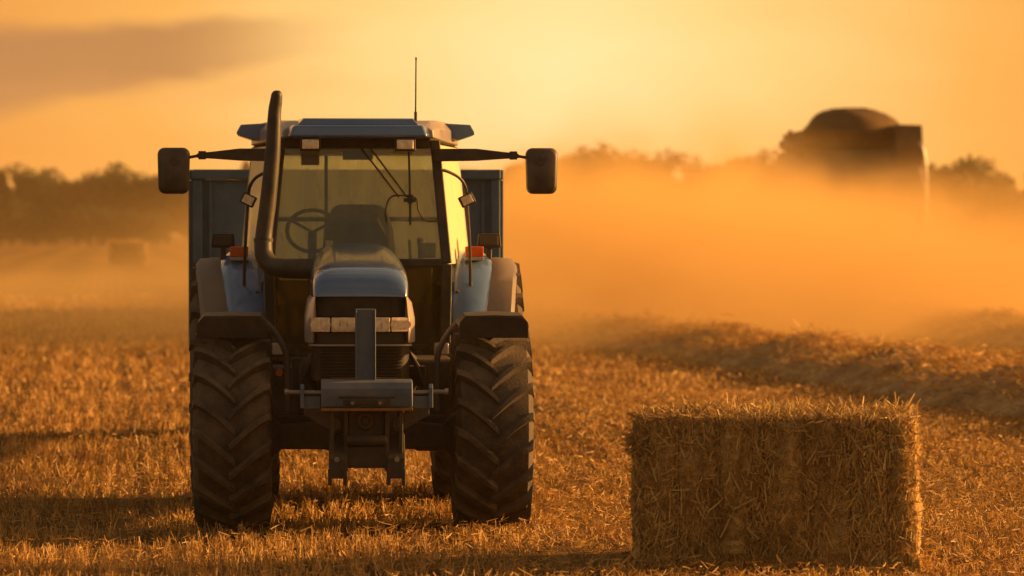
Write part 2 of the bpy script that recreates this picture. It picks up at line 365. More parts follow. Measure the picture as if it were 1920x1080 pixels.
for y0, y1, dens, wd, hgt in ((19, 27, 900, 0.0065, 0.058), (27, 34, 620, 0.008, 0.060), (34, 45, 360, 0.011, 0.065), (45, 66, 190, 0.016, 0.075), (66, 110, 110, 0.03, 0.10)):
    x, y = field_points(y0, y1, dens)
    rc = x - ROW * y; sp = 0.165 if y1 < 46 else 0.33
    k = np.round(rc / sp) * sp
    left = 1 / (1 + np.exp((x + 0.1 - 0.02 * (y - 25)) * 2.0))           # tidy drill rows on the left, matted straw on the right
    spread = np.where(left > 0.5, 0.034, 0.065) * (sp / 0.165)
    x = np.where(rng.random(len(x)) < 0.80, k + rng.normal(size=len(x)) * spread + ROW * y, x)
    track = np.minimum(np.abs((rc + 0.35) % 2.9 - 0.55), np.abs((rc + 0.35) % 2.9 - 2.2)) < 0.17
    track |= np.abs(x - (0.25 + 0.075 * (40 - y) - 0.004 * (40 - y) ** 2)) < 0.22
    patch = np.sin(x * 2.1 + np.sin(y * 1.7) * 1.3) * np.sin(y * 1.35 + x * 0.6)
    keep = (rng.random(len(x)) < (0.66 + 0.34 * patch) * np.where(track, 0.35, 1.0)) & clear_of(x, y); x, y = x[keep], y[keep]; left = left[keep]; patch = patch[keep]
    n = len(x)
    base = np.stack([x, y, field_h(x, y) - 0.005], 1)
    lean = np.where(left > 0.5, 0.32, 0.62)[:, None]
    dr = np.stack([np.zeros(n), np.zeros(n), np.ones(n)], 1) + rng.normal(size=(n, 3)) * lean; dr[:, 2] = np.abs(dr[:, 2]) + 0.15
    Ln = np.clip(rng.normal(hgt, 0.018, n) * np.where(left > 0.5, 1.0, 0.85) * (1 + 0.18 * patch), 0.03, 0.22)
    parts.append(strands(base, dr, Ln, np.full(n, wd) * rng.uniform(0.7, 1.3, n)))
V, F, A = joinm(parts)
tag(link('stubble', np_mesh('stubble', V, F, A), M['straw']), 'cut golden stubble standing in drill rows', 'stubble', kind='stuff')
parts = []
for y0, y1, dens, wd in ((19, 30, 420, 0.0058), (30, 45, 200, 0.009), (45, 70, 70, 0.016)):
    x, y = field_points(y0, y1, dens)
    right = 1 / (1 + np.exp(-(x + 0.1) * 1.2)); keep = (rng.random(len(x)) < 0.30 + 0.7 * right) & clear_of(x, y); x, y = x[keep], y[keep]; n = len(x)
    a = rng.uniform(0, 2 * np.pi, n)
    dr = np.stack([np.cos(a), np.sin(a), rng.normal(0.05, 0.28, n)], 1)
    base = np.stack([x, y, field_h(x, y) + rng.uniform(0.005, 0.075, n)], 1)
    parts.append(strands(base, dr, rng.uniform(0.02, 0.075, n), np.full(n, wd) * rng.uniform(0.7, 1.3, n), rng.normal(size=(n, 3)) * 0.3))
V, F, A = joinm(parts)
tag(link('loose_straw', np_mesh('loose_straw', V, F, A), M['straw']), 'loose chopped straw lying over the stubble', 'straw', kind='stuff')

# ------------------------------------------------------------------ windrows
def windrow(path, hw, hh, seed, nstr, wd, label):
    r_ = np.random.default_rng(seed)
    p = np.array(path, float); seg = np.concatenate([[0], np.cumsum(np.hypot(*np.diff(p, axis=0).T))])
    s = np.arange(0, seg[-1], 0.14); px = np.interp(s, seg, p[:, 0]); py = np.interp(s, seg, p[:, 1])
    k = np.ones(25) / 25; px = np.convolve(np.pad(px, 12, 'edge'), k, 'valid'); py = np.convolve(np.pad(py, 12, 'edge'), k, 'valid')
    t = np.stack([np.gradient(px), np.gradient(py)], 1); t /= np.linalg.norm(t, axis=1, keepdims=True); nrm = np.stack([t[:, 1], -t[:, 0]], 1)
    q = np.linspace(-1, 1, 27)
    S, Q = np.meshgrid(s, q, indexing='ij')
    lump = sum(a * np.sin(S * f + ph + Q * g) for a, f, ph, g in ((.16, 1.1, r_.random() * 6, 1.5), (.13, 2.3, r_.random() * 6, -3), (.09, 4.7, r_.random() * 6, 4), (.06, 9.1, r_.random() * 6, 7)))
    prof = np.maximum(np.cos(Q * np.pi / 2), 0) ** 0.8
    endf = np.minimum(1, np.minimum(S, seg[-1] - S) / 1.2)
    H = hh * prof * (1 + lump * 0.85) * endf + r_.normal(size=S.shape) * 0.012 * prof - 0.02
    Wd = hw * (1 + 0.5 * lump[:, 13:14])
    Xx = px[:, None] + nrm[:, :1] * Q * Wd; Yy = py[:, None] + nrm[:, 1:] * Q * Wd; Zz = H + field_h(Xx, Yy)
    V = np.stack([Xx, Yy, Zz], -1).reshape(-1, 3); nq = len(q)
    i0 = (np.arange(len(s) - 1)[:, None] * nq + np.arange(nq - 1)[None, :]).reshape(-1, 1)
    Fq = i0 + np.array([[0, 1, nq + 1, nq]])
    idx = r_.integers(0, len(s), nstr); jq = np.clip((r_.normal(0, 0.45, nstr) * 13 + 13).astype(int), 0, nq - 1)
    base = V.reshape(len(s), nq, 3)[idx, jq] + r_.normal(size=(nstr, 3)) * 0.05
    a = r_.uniform(0, 2 * np.pi, nstr); dr = np.stack([np.cos(a), np.sin(a), r_.normal(0.0, 0.25, nstr)], 1)
    st = strands(base, dr, r_.uniform(0.05, 0.16, nstr), np.full(nstr, wd) * r_.uniform(.7, 1.4, nstr), r_.normal(size=(nstr, 3)) * 0.3)
    V, F, A = joinm([(V, Fq, 0.3 + r_.random(len(V)) * 0.6), st])
    o = link('straw_windrow', np_mesh('straw_windrow', V, F, A), M['straw'])
    return tag(o, label, 'windrow', 'windrows of straw across the field')
windrow([(8.2, 24), (5.5, 42), (4.2, 52), (2.5, 62), (0.2, 72), (-4, 90)], 1.2, 0.34, 11, 70000, 0.010, 'long golden straw windrow nearest the square bale, running into the dust')
windrow([(15.0, 35), (9.7, 58), (8.0, 69), (6.2, 80), (3, 98)], 1.25, 0.36, 12, 34000, 0.014, 'second straw windrow at the right edge, half lost in dust')
windrow([(24, 92), (17, 116), (13.4, 128), (8, 145)], 2.0, 0.9, 13, 12000, 0.04, 'farthest dark straw windrow, a low band below the dusty trees')

# ------------------------------------------------------------------ bale
bale = empty('straw_bale', (BALE[0], BALE[1], 0.0), BALE[2])
tag(bale, 'big square straw bale with shaggy top standing right of the tractor', 'bale')
nx_, nz_, ny_ = 100, 58, 60
bm = bmesh.new()
def grid_face(o, du, dv, nu, nv):
    g = [[bm.verts.new(Vector(o) + Vector(du) * (i / nu) + Vector(dv) * (j / nv)) for j in range(nv + 1)] for i in range(nu + 1)]
    for i in range(nu):
        for j in range(nv): bm.faces.new((g[i][j], g[i + 1][j], g[i + 1][j + 1], g[i][j + 1]))
x0, x1, y0, y1, z0, z1 = -BW / 2, BW / 2, -BD / 2, BD / 2, -0.01, BH
grid_face((x0, y0, z0), (BW, 0, 0), (0, 0, z1 - z0), nx_, nz_); grid_face((x1, y1, z0), (-BW, 0, 0), (0, 0, z1 - z0), nx_, nz_)
grid_face((x0, y1, z0), (0, -BD, 0), (0, 0, z1 - z0), ny_, nz_); grid_face((x1, y0, z0), (0, BD, 0), (0, 0, z1 - z0), ny_, nz_)
grid_face((x0, y0, z1), (BW, 0, 0), (0, BD, 0), nx_, ny_); grid_face((x0, y1, z0), (BW, 0, 0), (0, -BD, 0), nx_, ny_)
bmesh.ops.remove_doubles(bm, verts=bm.verts, dist=0.001)
TW = (-0.52, -0.30, -0.06, 0.16, 0.40, 0.61)
from mathutils import noise as mn
for v_ in bm.verts:
    c = v_.co; nrm = Vector((c.x / (BW / 2), c.y / (BD / 2), (c.z - BH / 2) / (BH / 2)))
    a = [abs(k) ** 14 for k in nrm]; dirn = Vector([math.copysign(k, q) for k, q in zip(a, nrm)])
    if dirn.length > 0: dirn.normalize()
    disp = 0.020 * math.sin(c.x * 21 + 2.2 * mn.noise(c * 3)) * (abs(nrm.y) > .9) * .4 + 0.030 * mn.noise(c * 4) + 0.020 * mn.noise(c * 13) + 0.016 * mn.noise(c * 31) + 0.014 * mn.noise(Vector((c.x * 75, c.y * 75, c.z * 40)))
    for t_ in TW: disp -= 0.026 * math.exp(-((c.x - t_) / 0.022) ** 2)
    edge_ = sorted(abs(k) for k in nrm)[1]; disp -= 0.035 * max(0, (edge_ - .88) / .12) ** 2
    if c.z > 0.1: v_.co = c + dirn * disp
    v_.co.x += 0.02 * (c.z / BH) * (-1 if c.x < 0 else -0.6) + (0.03 * (1 - c.z / BH) if c.x > 0 else 0)
me = bpy.data.meshes.new('pressed_straw'); bm.to_mesh(me); bm.free(); me.shade_smooth()
core = link('pressed_straw', me, M['balecore'], bale)
parts = []
def face_strands(n, o, du, dv, nr, out, lmin, lmax, wd, along=0.0):
    a, b = rng.random(n)[:, None], rng.random(n)[:, None]
    base = np.array(o) + np.array(du) * a + np.array(dv) * b + np.array(nr) * rng.uniform(-0.012, 0.018, (n, 1))
    ang = rng.uniform(0, 2 * np.pi, n)[:, None]
    duu = np.array(du) / np.linalg.norm(du); dvv = np.array(dv) / np.linalg.norm(dv)
    dr = duu * np.cos(ang) * (1 - along) + dvv * np.sin(ang) + np.array(nr) * rng.normal(out, 0.22, (n, 1))
    parts.append(strands(base, dr, rng.uniform(lmin, lmax, n), np.full(n, wd) * rng.uniform(0.6, 1.3, n), rng.normal(size=(n, 3)) * 0.22, np.array(nr) + rng.normal(size=(n, 3)) * 0.6))
face_strands(11000, (x0, y0, 0), (BW, 0, 0), (0, 0, BH), (0, -1, 0), 0.03, 0.02, 0.075, 0.0052, 0.62)
face_strands(900, (x0, y0, BH * .08), (BW, 0, 0), (0, 0, BH * .85), (0, -1, 0), 0.05, 0.06, 0.14, 0.0070, 0.6)
face_strands(2600, (x1, y0, 0), (0, BD, 0), (0, 0, BH), (1, 0, 0), 0.03, 0.02, 0.06, 0.007, 0.3)
face_strands(2600, (x0, y0, 0), (0, BD, 0), (0, 0, BH), (-1, 0, 0), 0.03, 0.02, 0.06, 0.007, 0.3)
face_strands(1800, (x0, y1, 0), (BW, 0, 0), (0, 0, BH), (0, 1, 0), 0.05, 0.03, 0.10, 0.007, 0.3)
face_strands(5500, (x0, y0, BH), (BW, 0, 0), (0, BD, 0), (0, 0, 1), 0.15, 0.02, 0.08, 0.007)
face_strands(1300, (x0 + 0.25, y0 + 0.1, BH), (BW - 0.25, 0, 0), (0, BD - 0.1, 0), (0, 0, 1), 0.7, 0.04, 0.10, 0.0075)
n = 150; base = np.array([x0, y0 + 0.1, BH * 0.83]) + rng.normal(size=(n, 3)) * np.array([0.02, 0.06, 0.035])
parts.append(strands(base, np.array([-1, 0, -0.35]) + rng.normal(size=(n, 3)) * 0.45, rng.uniform(0.03, 0.07, n), np.full(n, 0.006)))
V, F, A = joinm(parts); V[:, 2] = np.maximum(V[:, 2], 0.004)
link('loose_stalks', np_mesh('loose_stalks', V, F, A), M['bale'], bale)
for t_ in TW:
    e_ = 0.004
    MB().tube([(t_, y0 - e_, 0.02), (t_ + .006, y0 - e_ - .004, BH * .5), (t_, y0 - e_, BH - .02), (t_, y0 + .04, BH + e_), (t_, 0, BH + e_ + .004), (t_, y1 - .04, BH + e_), (t_, y1 + e_, BH - .02), (t_, y1 + e_, 0.02)], 0.0032, 6).build('twine', M['twine'], bale)
# the far bale on the left
fb = empty('straw_bale', (-19.6, 206.0, 0.0), R(4))
tag(fb, 'small distant square straw bale in the hazy field left of the tractor', 'bale')
rb = MB(); rb.box(-0.93, 0.93, -0.6, 0.6, 0, 1.15); rb.build('pressed_straw', M['balecore'], fb, 0.07, seg=3)
parts = []
for n_, o_, du_, dv_, nr_ in ((900, (-.93, -.6, 0), (1.86, 0, 0), (0, 0, 1.15), (0, -1, 0)), (700, (-.93, -.6, 1.15), (1.86, 0, 0), (0, 1.2, 0), (0, 0, 1))):
    face_strands(n_, o_, du_, dv_, nr_, 0.2, 0.1, 0.25, 0.03)
V, F, A = joinm(parts); V[:, 2] = np.maximum(V[:, 2], 0.004); link('loose_stalks', np_mesh('loose_stalks', V, F, A), M['bale'], fb)

# ------------------------------------------------------------------ tractor
T = empty('tractor', (TR_X, TR_Y, 0.0), TR_RZ)
tag(T, 'blue farm tractor parked facing the camera, wide lugged tyres and long mirror arms', 'tractor')

def tyre(name, parent, cx, cv, rad, wd, nlug, rim_r, flip=1):
    hw = wd / 2; cz = rad - 0.012; lug = 0.050
    b = MB(); rb = rad - lug
    prof = [(-hw * .72, rim_r), (-hw * .95, rim_r + .05), (-hw, (rim_r + rb) / 2), (-hw * .97, rb - .07), (-hw * .86, rb - .02), (-hw * .5, rb - .004), (0, rb), (hw * .5, rb - .004), (hw * .86, rb - .02), (hw * .97, rb - .07), (hw, (rim_r + rb) / 2), (hw * .95, rim_r + .05), (hw * .72, rim_r)]
    rings = []
    for k in range(72):
        t = 2 * math.pi * k / 72
        rings.append([(cx + a, cv - r * math.sin(t), cz + r * math.cos(t)) for a, r in prof])
    rings.append(rings[0]); b.loft(rings, False, False)
    def surf(a):      # tread radius at offset a
        f = abs(a) / hw
        return rb - 0.004 * min(1, f / .5) - (0.016 * max(0, f - .5) / .36)
    for s in (-1, 1):
        for k in range(nlug):
            ph = 2 * math.pi * (k + (0.5 if s > 0 else 0)) / nlug
            secs = []
            for i in range(7):
                q = i / 6; a = s * (-0.02 + q * (hw + 0.012)); f = abs(a) / hw
                lead = 0.205 * (1 - q) ** 1.25 * flip          # nose of the lug runs ahead of its shoulder
                ang = ph + lead / rad
                hb = (0.034 + 0.012 * q); ht = hb * 0.60
                top = rad - 0.002 - 0.012 * max(0, q - .6) / .4; bot = surf(min(abs(a), hw * .9)) - .012
                if i == 6: top -= 0.008; bot -= 0.075
                if i == 0: top -= 0.012
                tg = 0.78
                ring = []
                for (off, r_) in ((-hb * tg, bot), (-ht * tg, top), (ht * tg, top), (hb * tg, bot)):
                    t = ang + off / rad
                    ring.append((cx + a, cv - r_ * math.sin(t), cz + r_ * math.cos(t)))
                secs.append(ring)
            # the shoulder of the lug running down the side wall
            ring = []
            for (off, r_) in ((-.042, rad - .15), (-.03, rad - .145), (.03, rad - .145), (.042, rad - .15)):
                t = ph + off / rad; ring.append((cx + s * (hw - (0.004 if abs(off) > .035 else -.006)), cv - r_ * math.sin(t), cz + r_ * math.cos(t)))
            secs.append(ring)
            b.loft(secs, True)
    o = b.build(name, M['rubber'], parent, smooth=40)
    rm = MB(); so = 1 if cx > 0 else -1
    rm.lathe([(-hw * .74, rim_r + .012), (-hw * .74, rim_r - .03), (-hw * .3, rim_r - .05), (so * hw * .1, rim_r - .06), (so * hw * .1 + .001, .16), (so * hw * .3, .14), (so * hw * .3 + .002, 0.001)] if so < 0 else
             [(hw * .74, rim_r + .012), (hw * .74, rim_r - .03), (hw * .3, rim_r - .05), (hw * .1, rim_r - .06), (hw * .1 - .001, .16), (hw * .3, .14), (hw * .3 - .002, 0.001)], 40, 'x', (cx, cv, cz))
    rm.lathe([(-hw * .74, rim_r + .012), (-hw * .74, rim_r - .02), (hw * .74, rim_r - .02), (hw * .74, rim_r + .012)], 40, 'x', (cx, cv, cz))
    rm.build('rim', M['rim'], o)
    hb_ = MB(); hb_.lathe([(so * hw * .28, .11), (so * hw * .75, .10), (so * hw * .8, .07), (so * hw * .8, .001)], 20, 'x', (cx, cv, cz))
    for k in range(8):
        t = k * math.pi / 4; hb_.lathe([(so * hw * .1, .016), (so * hw * .26, .016)], 6, 'x', (cx, cv + .135 * math.cos(t), cz + .135 * math.sin(t)))
    hb_.build('hub', M['iron'], o)
    return o
FR, RRAD = 0.635, 0.83
for s in (-1, 1):
    tyre('front_tyre', T, s * 0.80, 0.0, FR, 0.475, 20, 0.37)
    tyre('rear_tyre', T, s * 0.82, 2.45, RRAD, 0.59, 21, 0.50)

# chassis, engine block, axles
b = MB(); b.box(-0.20, 0.20, -0.55, 1.7, 0.62, 0.95); b.box(-0.24, 0.24, 0.1, 1.5, 0.55, 0.80); b.box(-0.27, 0.27, 1.5, 2.7, 0.50, 1.0)
b.box(-0.30, 0.30, 0.2, 1.4, 0.9, 1.12)
for (a, c, d_, e_) in ((-0.44, 0.9, 0.80, 1.02), (-0.40, 0.5, 0.66, 0.80), (0.29, 0.5, 0.86, 0.98)):
    b.box(a, a + 0.12, c, c + 0.3, d_, e_)
for k in range(6):
    b.tube([(-.33 + .02 * k, .25 + .1 * k, .70), (-.38, .3 + .12 * k, .85 + .02 * k), (-.30, .35 + .1 * k, 1.05)], .012, 6)
    b.tube([(.33 - .02 * k, .25 + .1 * k, .72), (.38, .3 + .12 * k, .88 + .015 * k), (.30, .35 + .1 * k, 1.08)], .012, 6)
b.build('chassis', M['iron'], T, 0.012)
b = MB()
for s in (-1, 1):
    b.loft([[(s * x_, v0, z0_) for v0, z0_ in ((-h, zc - k), (h, zc - k), (h, zc + k), (-h, zc + k))] for x_, h, zc, k in ((0.10, .15, .585, .13), (.24, .12, .575, .085), (.50, .10, .565, .075), (.56, .15, .57, .13), (.66, .13, .60, .12))])
b.tube([(-.60, .22, .58), (.60, .22, .58)], .025, 10, False)
b.lathe([(-.16, .11), (.16, .11)], 20, 'y', (0, -.12, .55))
for s in (-1, 1): b.tube([(s * .16, .16, .66), (s * .52, .17, .66)], .03, 10, False)
b.build('front_axle', M['iron'], T, 0.012)
b = MB(); b.lathe([(-.55, .14), (-.45, .19), (-.28, .22), (.28, .22), (.45, .19), (.55, .14)], 24, 'x', (0, 2.45, .82)); b.build('rear_axle', M['iron'], T)
b = MB(); b.box(.34, .60, .74, 1.56, .43, 1.02); b.build('fuel_tank', M['black'], T, 0.03, seg=3)  # tank made deeper than seen so its cast shadow closes a lit gap
b = MB(); b.box(-.58, -.30, .95, 1.5, .45, .96); b.build('battery_box', M['black'], T, 0.02)
for s in (-1, 1):
    b = MB()
    for k, zz in enumerate((.50, .74)): b.box(s * .40 if s > 0 else -.62, .62 if s > 0 else -.40, 1.62, 1.84, zz, zz + .03)
    b.box(min(s * .39, s * .42), max(s * .39, s * .42), 1.62, 1.84, .5, 1.05)
    b.build('cab_step', M['black'], T, 0.005)

# bonnet
HO = -0.018
def sect(v, wd, zb, zt, ex, n=28):
    out = []
    for k in range(n + 1):
        t = math.pi * k / n; cx, sx = math.cos(t), math.sin(t)
        out.append((HO - wd * math.copysign(abs(cx) ** (2 / ex), cx), v, zb + (zt - zb) * abs(sx) ** (2 / ex)))
    return out
b = MB()
b.loft([sect(v, w_, 1.442, zt, ex) for v, w_, zt, ex in ((-.535, .272, 1.448, 3.2), (-.530, .276, 1.475, 3.2), (-.515, .281, 1.520, 4.4), (-.485, .286, 1.560, 4.4), (-.43, .291, 1.592, 4.4), (-.34, .296, 1.618, 4.3), (-.18, .301, 1.642, 4.2), (.1, .305, 1.672, 4.0), (.6, .303, 1.712, 3.8), (1.1, .293, 1.748, 3.6), (1.38, .285, 1.762, 3.5))])
hood = b.build('hood', M['blue'], T, smooth=50)
def nose(ins, vf, half, rc=.11, vb=1.36):
    pts = []
    for s in (-1, 1):
        arc = [(HO + s * (half - ins - rc + rc * math.sin(a)), vf + ins + rc * .9 - rc * .9 * math.cos(a)) for a in [math.pi / 2 * k / 7 for k in range(8)]]
        pts += ([(HO - half + ins, vb)] + arc[::-1]) if s < 0 else (arc + [(HO + half - ins, vb)])
    return pts
b = MB()
for s in (-1, 1):
    b.loft([[(HO + s * x_, v, z) for x_, z in ((.290, 1.44), (.318, 1.40), (.336, 1.30), (.338, 1.16), (.300, 1.16), (.285, 1.30))] for v in (-.28, -.1, .4, 1.36)])
    b.loft([[(HO + s * x_, v, z) for x_, v, z in row] for row in (
        ((.290, -.28, 1.44), (.318, -.28, 1.40), (.336, -.28, 1.30), (.338, -.28, 1.16), (.30, -.25, 1.16), (.285, -.25, 1.30)),
        ((.284, -.44, 1.44), (.304, -.44, 1.40), (.316, -.44, 1.30), (.318, -.44, 1.16), (.295, -.40, 1.16), (.28, -.40, 1.30)),
        ((.276, -.515, 1.44), (.282, -.515, 1.40), (.290, -.52, 1.30), (.292, -.52, 1.16), (.282, -.48, 1.16), (.27, -.48, 1.30)))])
b.build('side_panel', M['side'], T, smooth=50)
b = MB(); b.prism(nose(.035, -.545, .318), 1.318, 1.441); b.build('grille', M['grille'], T, 0.004)
b = MB(); b.prism(nose(.020, -.530, .325), 1.152, 1.222); b.prism(nose(.048, -.525, .325), 1.222, 1.318); b.build('headlight_surround', M['black'], T, 0.004)
b = MB(); b.prism(nose(.028, -.525, .325, vb=.2), .93, 1.138)
for k in range(9): b.box(HO - .25, HO + .25, -.512, -.45, .955 + k * .02, .962 + k * .02)
b.build('lower_grille', M['grille'], T, 0.003)
b = MB(); b.prism(nose(.012, -.535, .327, vb=.3), 1.139, 1.151); b.build('grille_trim', M['side'], T, 0.002)
for s in (-1, 1):
    for a, c, v0, v1 in ((.032, .178, -.556, -.556), (.186, .300, -.552, -.515)):
        hb_ = MB(); xa, xb = HO + s * a, HO + s * c
        pl = [(xa, v0), (xb, v1), (xb, v1 + .06), (xa, v0 + .06)]
        hb_.prism(pl, 1.226, 1.314); h = hb_.build('headlight', M['lamp'], T, 0.006)
        fr_ = MB(); xl, xr = min(xa, xb), max(xa, xb)
        for k in range(3):
            x_ = xa + (xb - xa) * (.2 + .3 * k); vv = v0 + (v1 - v0) * (.2 + .3 * k)
            fr_.lathe([(-.004, .028), (.0, .028)], 16, 'y', (x_, vv - .001, 1.27))
        fr_.build('reflector', M['lamp'], h)

# front linkage
b = MB()
pr = [(-.98, .785), (-.99, .80), (-.99, .90), (-.965, .935), (-.92, .95), (-.78, .95), (-.78, .785)]
b.prism(pr, -.262, .285, 'x'); b.build('linkage_beam', M['bluedull'], T, 0.008)
b = MB(); b.box(-.262, .285, -1.0, -.80, .766, .784); b.build('beam_plate', M['rust'], T, 0.003)
b = MB(); b.box(-.13, .15, -.998, -.972, .80, .835); b.box(-.16, .18, -1.0, -.975, .842, .856)
for x_ in (-.075, .09):
    b.lathe([(-.03, .022), (.0, .022)], 14, 'y', (x_, -.99, .815))
b.build('beam_hook', M['iron'], T, 0.004)
for x_ in (-.075, .09): b = MB(); b.lathe([(-.036, .010), (-.028, .010)], 10, 'y', (x_, -.99, .815)); b.build('beam_bolt', M['steel'], T)
b = MB(); b.box(-.056, .066, -.90, -.78, .945, 1.372); b.box(-.056, -.047, -.915, -.89, .945, 1.365); b.box(.057, .066, -.915, -.89, .945, 1.365); b.box(-.04, .05, -.80, -.56, 1.20, 1.26)
b.build('linkage_post', M['bluedull'], T, 0.005)
for s in (-1, 1):
    o_ = 0.011
    b = MB(); b.tube([(o_ + s * .27, -.88, .872), (o_ + s * .475, -.88, .876)], .013, 10, False); b.lathe([(s * .47, .02), (s * .49, .02)], 10, 'x', (o_, -.88, .876)); b.build('linkage_pin', M['steel'], T)
    b = MB(); b.prism([(-.93, .78), (-.83, .78), (-.84, .90), (-.88, .925), (-.92, .90)], o_ + s * .385 - .012, o_ + s * .385 + .012, 'x')
    b.box(min(o_ + s * .275, o_ + s * .38), max(o_ + s * .275, o_ + s * .38), -.90, -.86, .775, .85); b.build('linkage_ear', M['bluedull'], T, 0.004)
    b = MB(); b.prism([(o_ + s * .375, .775), (o_ + s * .375, .74), (o_ + s * .20, .635), (o_ + s * .155, .66), (o_ + s * .155, .70), (o_ + s * .25, .775)], -.90, -.86, 'y'); b.build('linkage_gusset', M['iron'], T, 0.003)
    b = MB()
    b.box(o_ + s * .165 - .055, o_ + s * .165 - .03, -.92, -.62, .40, .765); b.box(o_ + s * .165 + .028, o_ + s * .165 + .053, -.92, -.62, .40, .765)
    b.prism([(-.96, .36), (-.80, .36), (-.70, .46), (-.66, .62), (-.80, .62), (-.95, .48)], o_ + s * .175 - .05, o_ + s * .175 + .055, 'x')
    for x_ in (-.045, .045): b.box(o_ + s * .175 + x_ - .012, o_ + s * .175 + x_ + .012, -.97, -.93, .32, .42)
    b.build('linkage_arm', M['iron'], T, 0.006)
    b = MB(); b.lathe([(-.015, .016), (.0, .016)], 10, 'y', (o_ + s * .18, -.955, .475)); b.build('arm_bolt', M['steel'], T)
b = MB(); b.box(-.10, .12, -.86, -.55, .52, .765); b.box(-.115, .135, -.90, -.84, .42, .55)
b.lathe([(-.93, .10), (-.93, .001)] if False else [(-.115, .032), (.135, .032)], 16, 'x', (0, -.905, .585))
b.box(-.10, .12, -.84, -.60, .44, .52); b.build('hitch_block', M['iron'], T, 0.012)
b = MB(); ring = []
b.tube([(.004 + .042 * math.cos(t), -.875, .70 + .042 * math.sin(t)) for t in [2 * math.pi * k / 14 for k in range(15)]], .013, 8, False); b.tube([(.004, -.86, .70), (.004, -.88, .70)], .018, 10, False)
b.build('tow_ring', M['iron'], T)

# front fenders
for s in (-1, 1):
    b = MB(); hwid = .215; ring = []
    pv_ = [(-.40, 1.322), (-.30, 1.330), (-.15, 1.336), (0, 1.338), (.18, 1.330), (.34, 1.30), (.48, 1.235), (.58, 1.14), (.65, 1.02)]
    for i_, (v, z) in enumerate(pv_):
        a_, b_ = pv_[max(i_ - 1, 0)], pv_[min(i_ + 1, len(pv_) - 1)]; tv, tz_ = b_[0] - a_[0], b_[1] - a_[1]; l_ = math.hypot(tv, tz_); nv, nz_ = -tz_ / l_, tv / l_
        ring.append([(s * .80 + x_, v + nv * dr_, z + nz_ * dr_) for x_, dr_ in ((-hwid, -.075), (-hwid + .006, -.045), (-hwid + .04, -.004), (0, .003), (hwid - .04, -.004), (hwid - .006, -.045), (hwid, -.075), (hwid - .012, -.075), (hwid - .045, -.018), (0, -.010), (-hwid + .045, -.018), (-hwid + .012, -.075))])
    b.loft(ring)
    f = b.build('front_fender', M['black'], T, smooth=45)
    b = MB(); b.prism([(s * .80 + x_, z) for x_, z in ((-.212, 1.185), (.212, 1.185), (.212, 1.255), (.205, 1.285), (.172, 1.322), (-.172, 1.322), (-.205, 1.285), (-.212, 1.255))], -.398, -.380, 'y')
    b.build('fender_flap', M['grille'], f, 0.005)
    b = MB(); b.tube([(s * .60, .1, 1.27), (s * .535, .08, 1.20), (s * .475, .08, 1.08), (s * .465, .08, .92), (s * .465, .08, .72)], .020, 10)
    b.build('fender_bracket', M['cream'], f)
b = MB(); b.lathe([(-.02, .022), (.0, .026), (.004, .001)], 14, 'y', (-.515, -.12, .965)); b.build('side_marker', M['amber'], T)

# cab: front (v=1.6) narrower than rear (v=2.95)
FV, BV = 1.58, 2.95
def cabx(v, z):           # half width of the cab
    t = (v - FV) / (BV - FV)
    f = np.interp(z, [1.05, 1.62, 2.42], [.590, .598, .520]); r_ = np.interp(z, [1.05, 1.62, 2.42], [.66, .795, .715])
    return float(f + (r_ - f) * t)
def frv(z): return FV + np.interp(z, [1.0, 1.62, 2.45], [.06, .0, .10])   # windscreen rake
b = MB()
def pillar(u0, v0, z0, u1, v1, z1, du, dv):
    b.hexa([(u0 - du, v0 - dv, z0), (u0 + du, v0 - dv, z0), (u0 + du, v0 + dv, z0), (u0 - du, v0 + dv, z0)], [(u1 - du, v1 - dv, z1), (u1 + du, v1 - dv, z1), (u1 + du, v1 + dv, z1), (u1 - du, v1 + dv, z1)])
for s in (-1, 1):
    pillar(s * .575, frv(1.0), .98, s * .585, FV, 1.62, .035, .035)
    pillar(s * .585, FV, 1.625, s * .510, frv(2.44), 2.44, .033, .035)
b.box(-.56, .56, FV - .022, FV + .03, 1.60, 1.655)
b.box(-.48, .48, frv(2.4) - .03, frv(2.4) + .03, 2.385, 2.45)
b.build('front_frame', M['black'], T, 0.010)
b = MB()
for s in (-1, 1):
    pillar(s * (cabx(BV, 1.1) - .03), BV, 1.0, s * (cabx(BV, 1.62) - .03), BV, 1.62, .03, .035)
    pillar(s * (cabx(BV, 1.62) - .03), BV, 1.625, s * (cabx(BV, 2.42) - .03), BV, 2.42, .03, .035)
    b.hexa([(s * .5, FV, 1.02), (s * .60, FV, 1.02), (s * .68, BV, 1.02), (s * .5, BV, 1.02)][::s], [(s * .5, FV, 1.10), (s * .60, FV, 1.10), (s * .68, BV, 1.10), (s * .5, BV, 1.10)][::s])
    pillar(s * cabx(2.3, 1.1), 2.3, 1.1, s * (cabx(2.3, 1.6)), 2.3, 1.6, .02, .03)
b.box(-.70, .70, BV - .03, BV + .03, 1.05, 1.5); b.box(-.70, .70, BV - .025, BV + .025, 2.36, 2.44)
b.build('rear_frame', M['side'], T, 0.012)
b = MB(); b.box(-.58, .58, FV + .05, BV, .98, 1.03); b.build('cab_floor', M['black'], T)
def pane(name, pts, mt, th=(0, .005, 0), parent=T):
    q = MB(); n = len(pts); vs = list(pts) + [tuple(a + c for a, c in zip(p, th)) for p in pts]
    q.add(vs, [tuple(range(n)), tuple(range(2 * n - 1, n - 1, -1))] + [(i, n + i, n + (i + 1) % n, (i + 1) % n) for i in range(n)])
    return q.build(name, mt, parent, smooth=0)
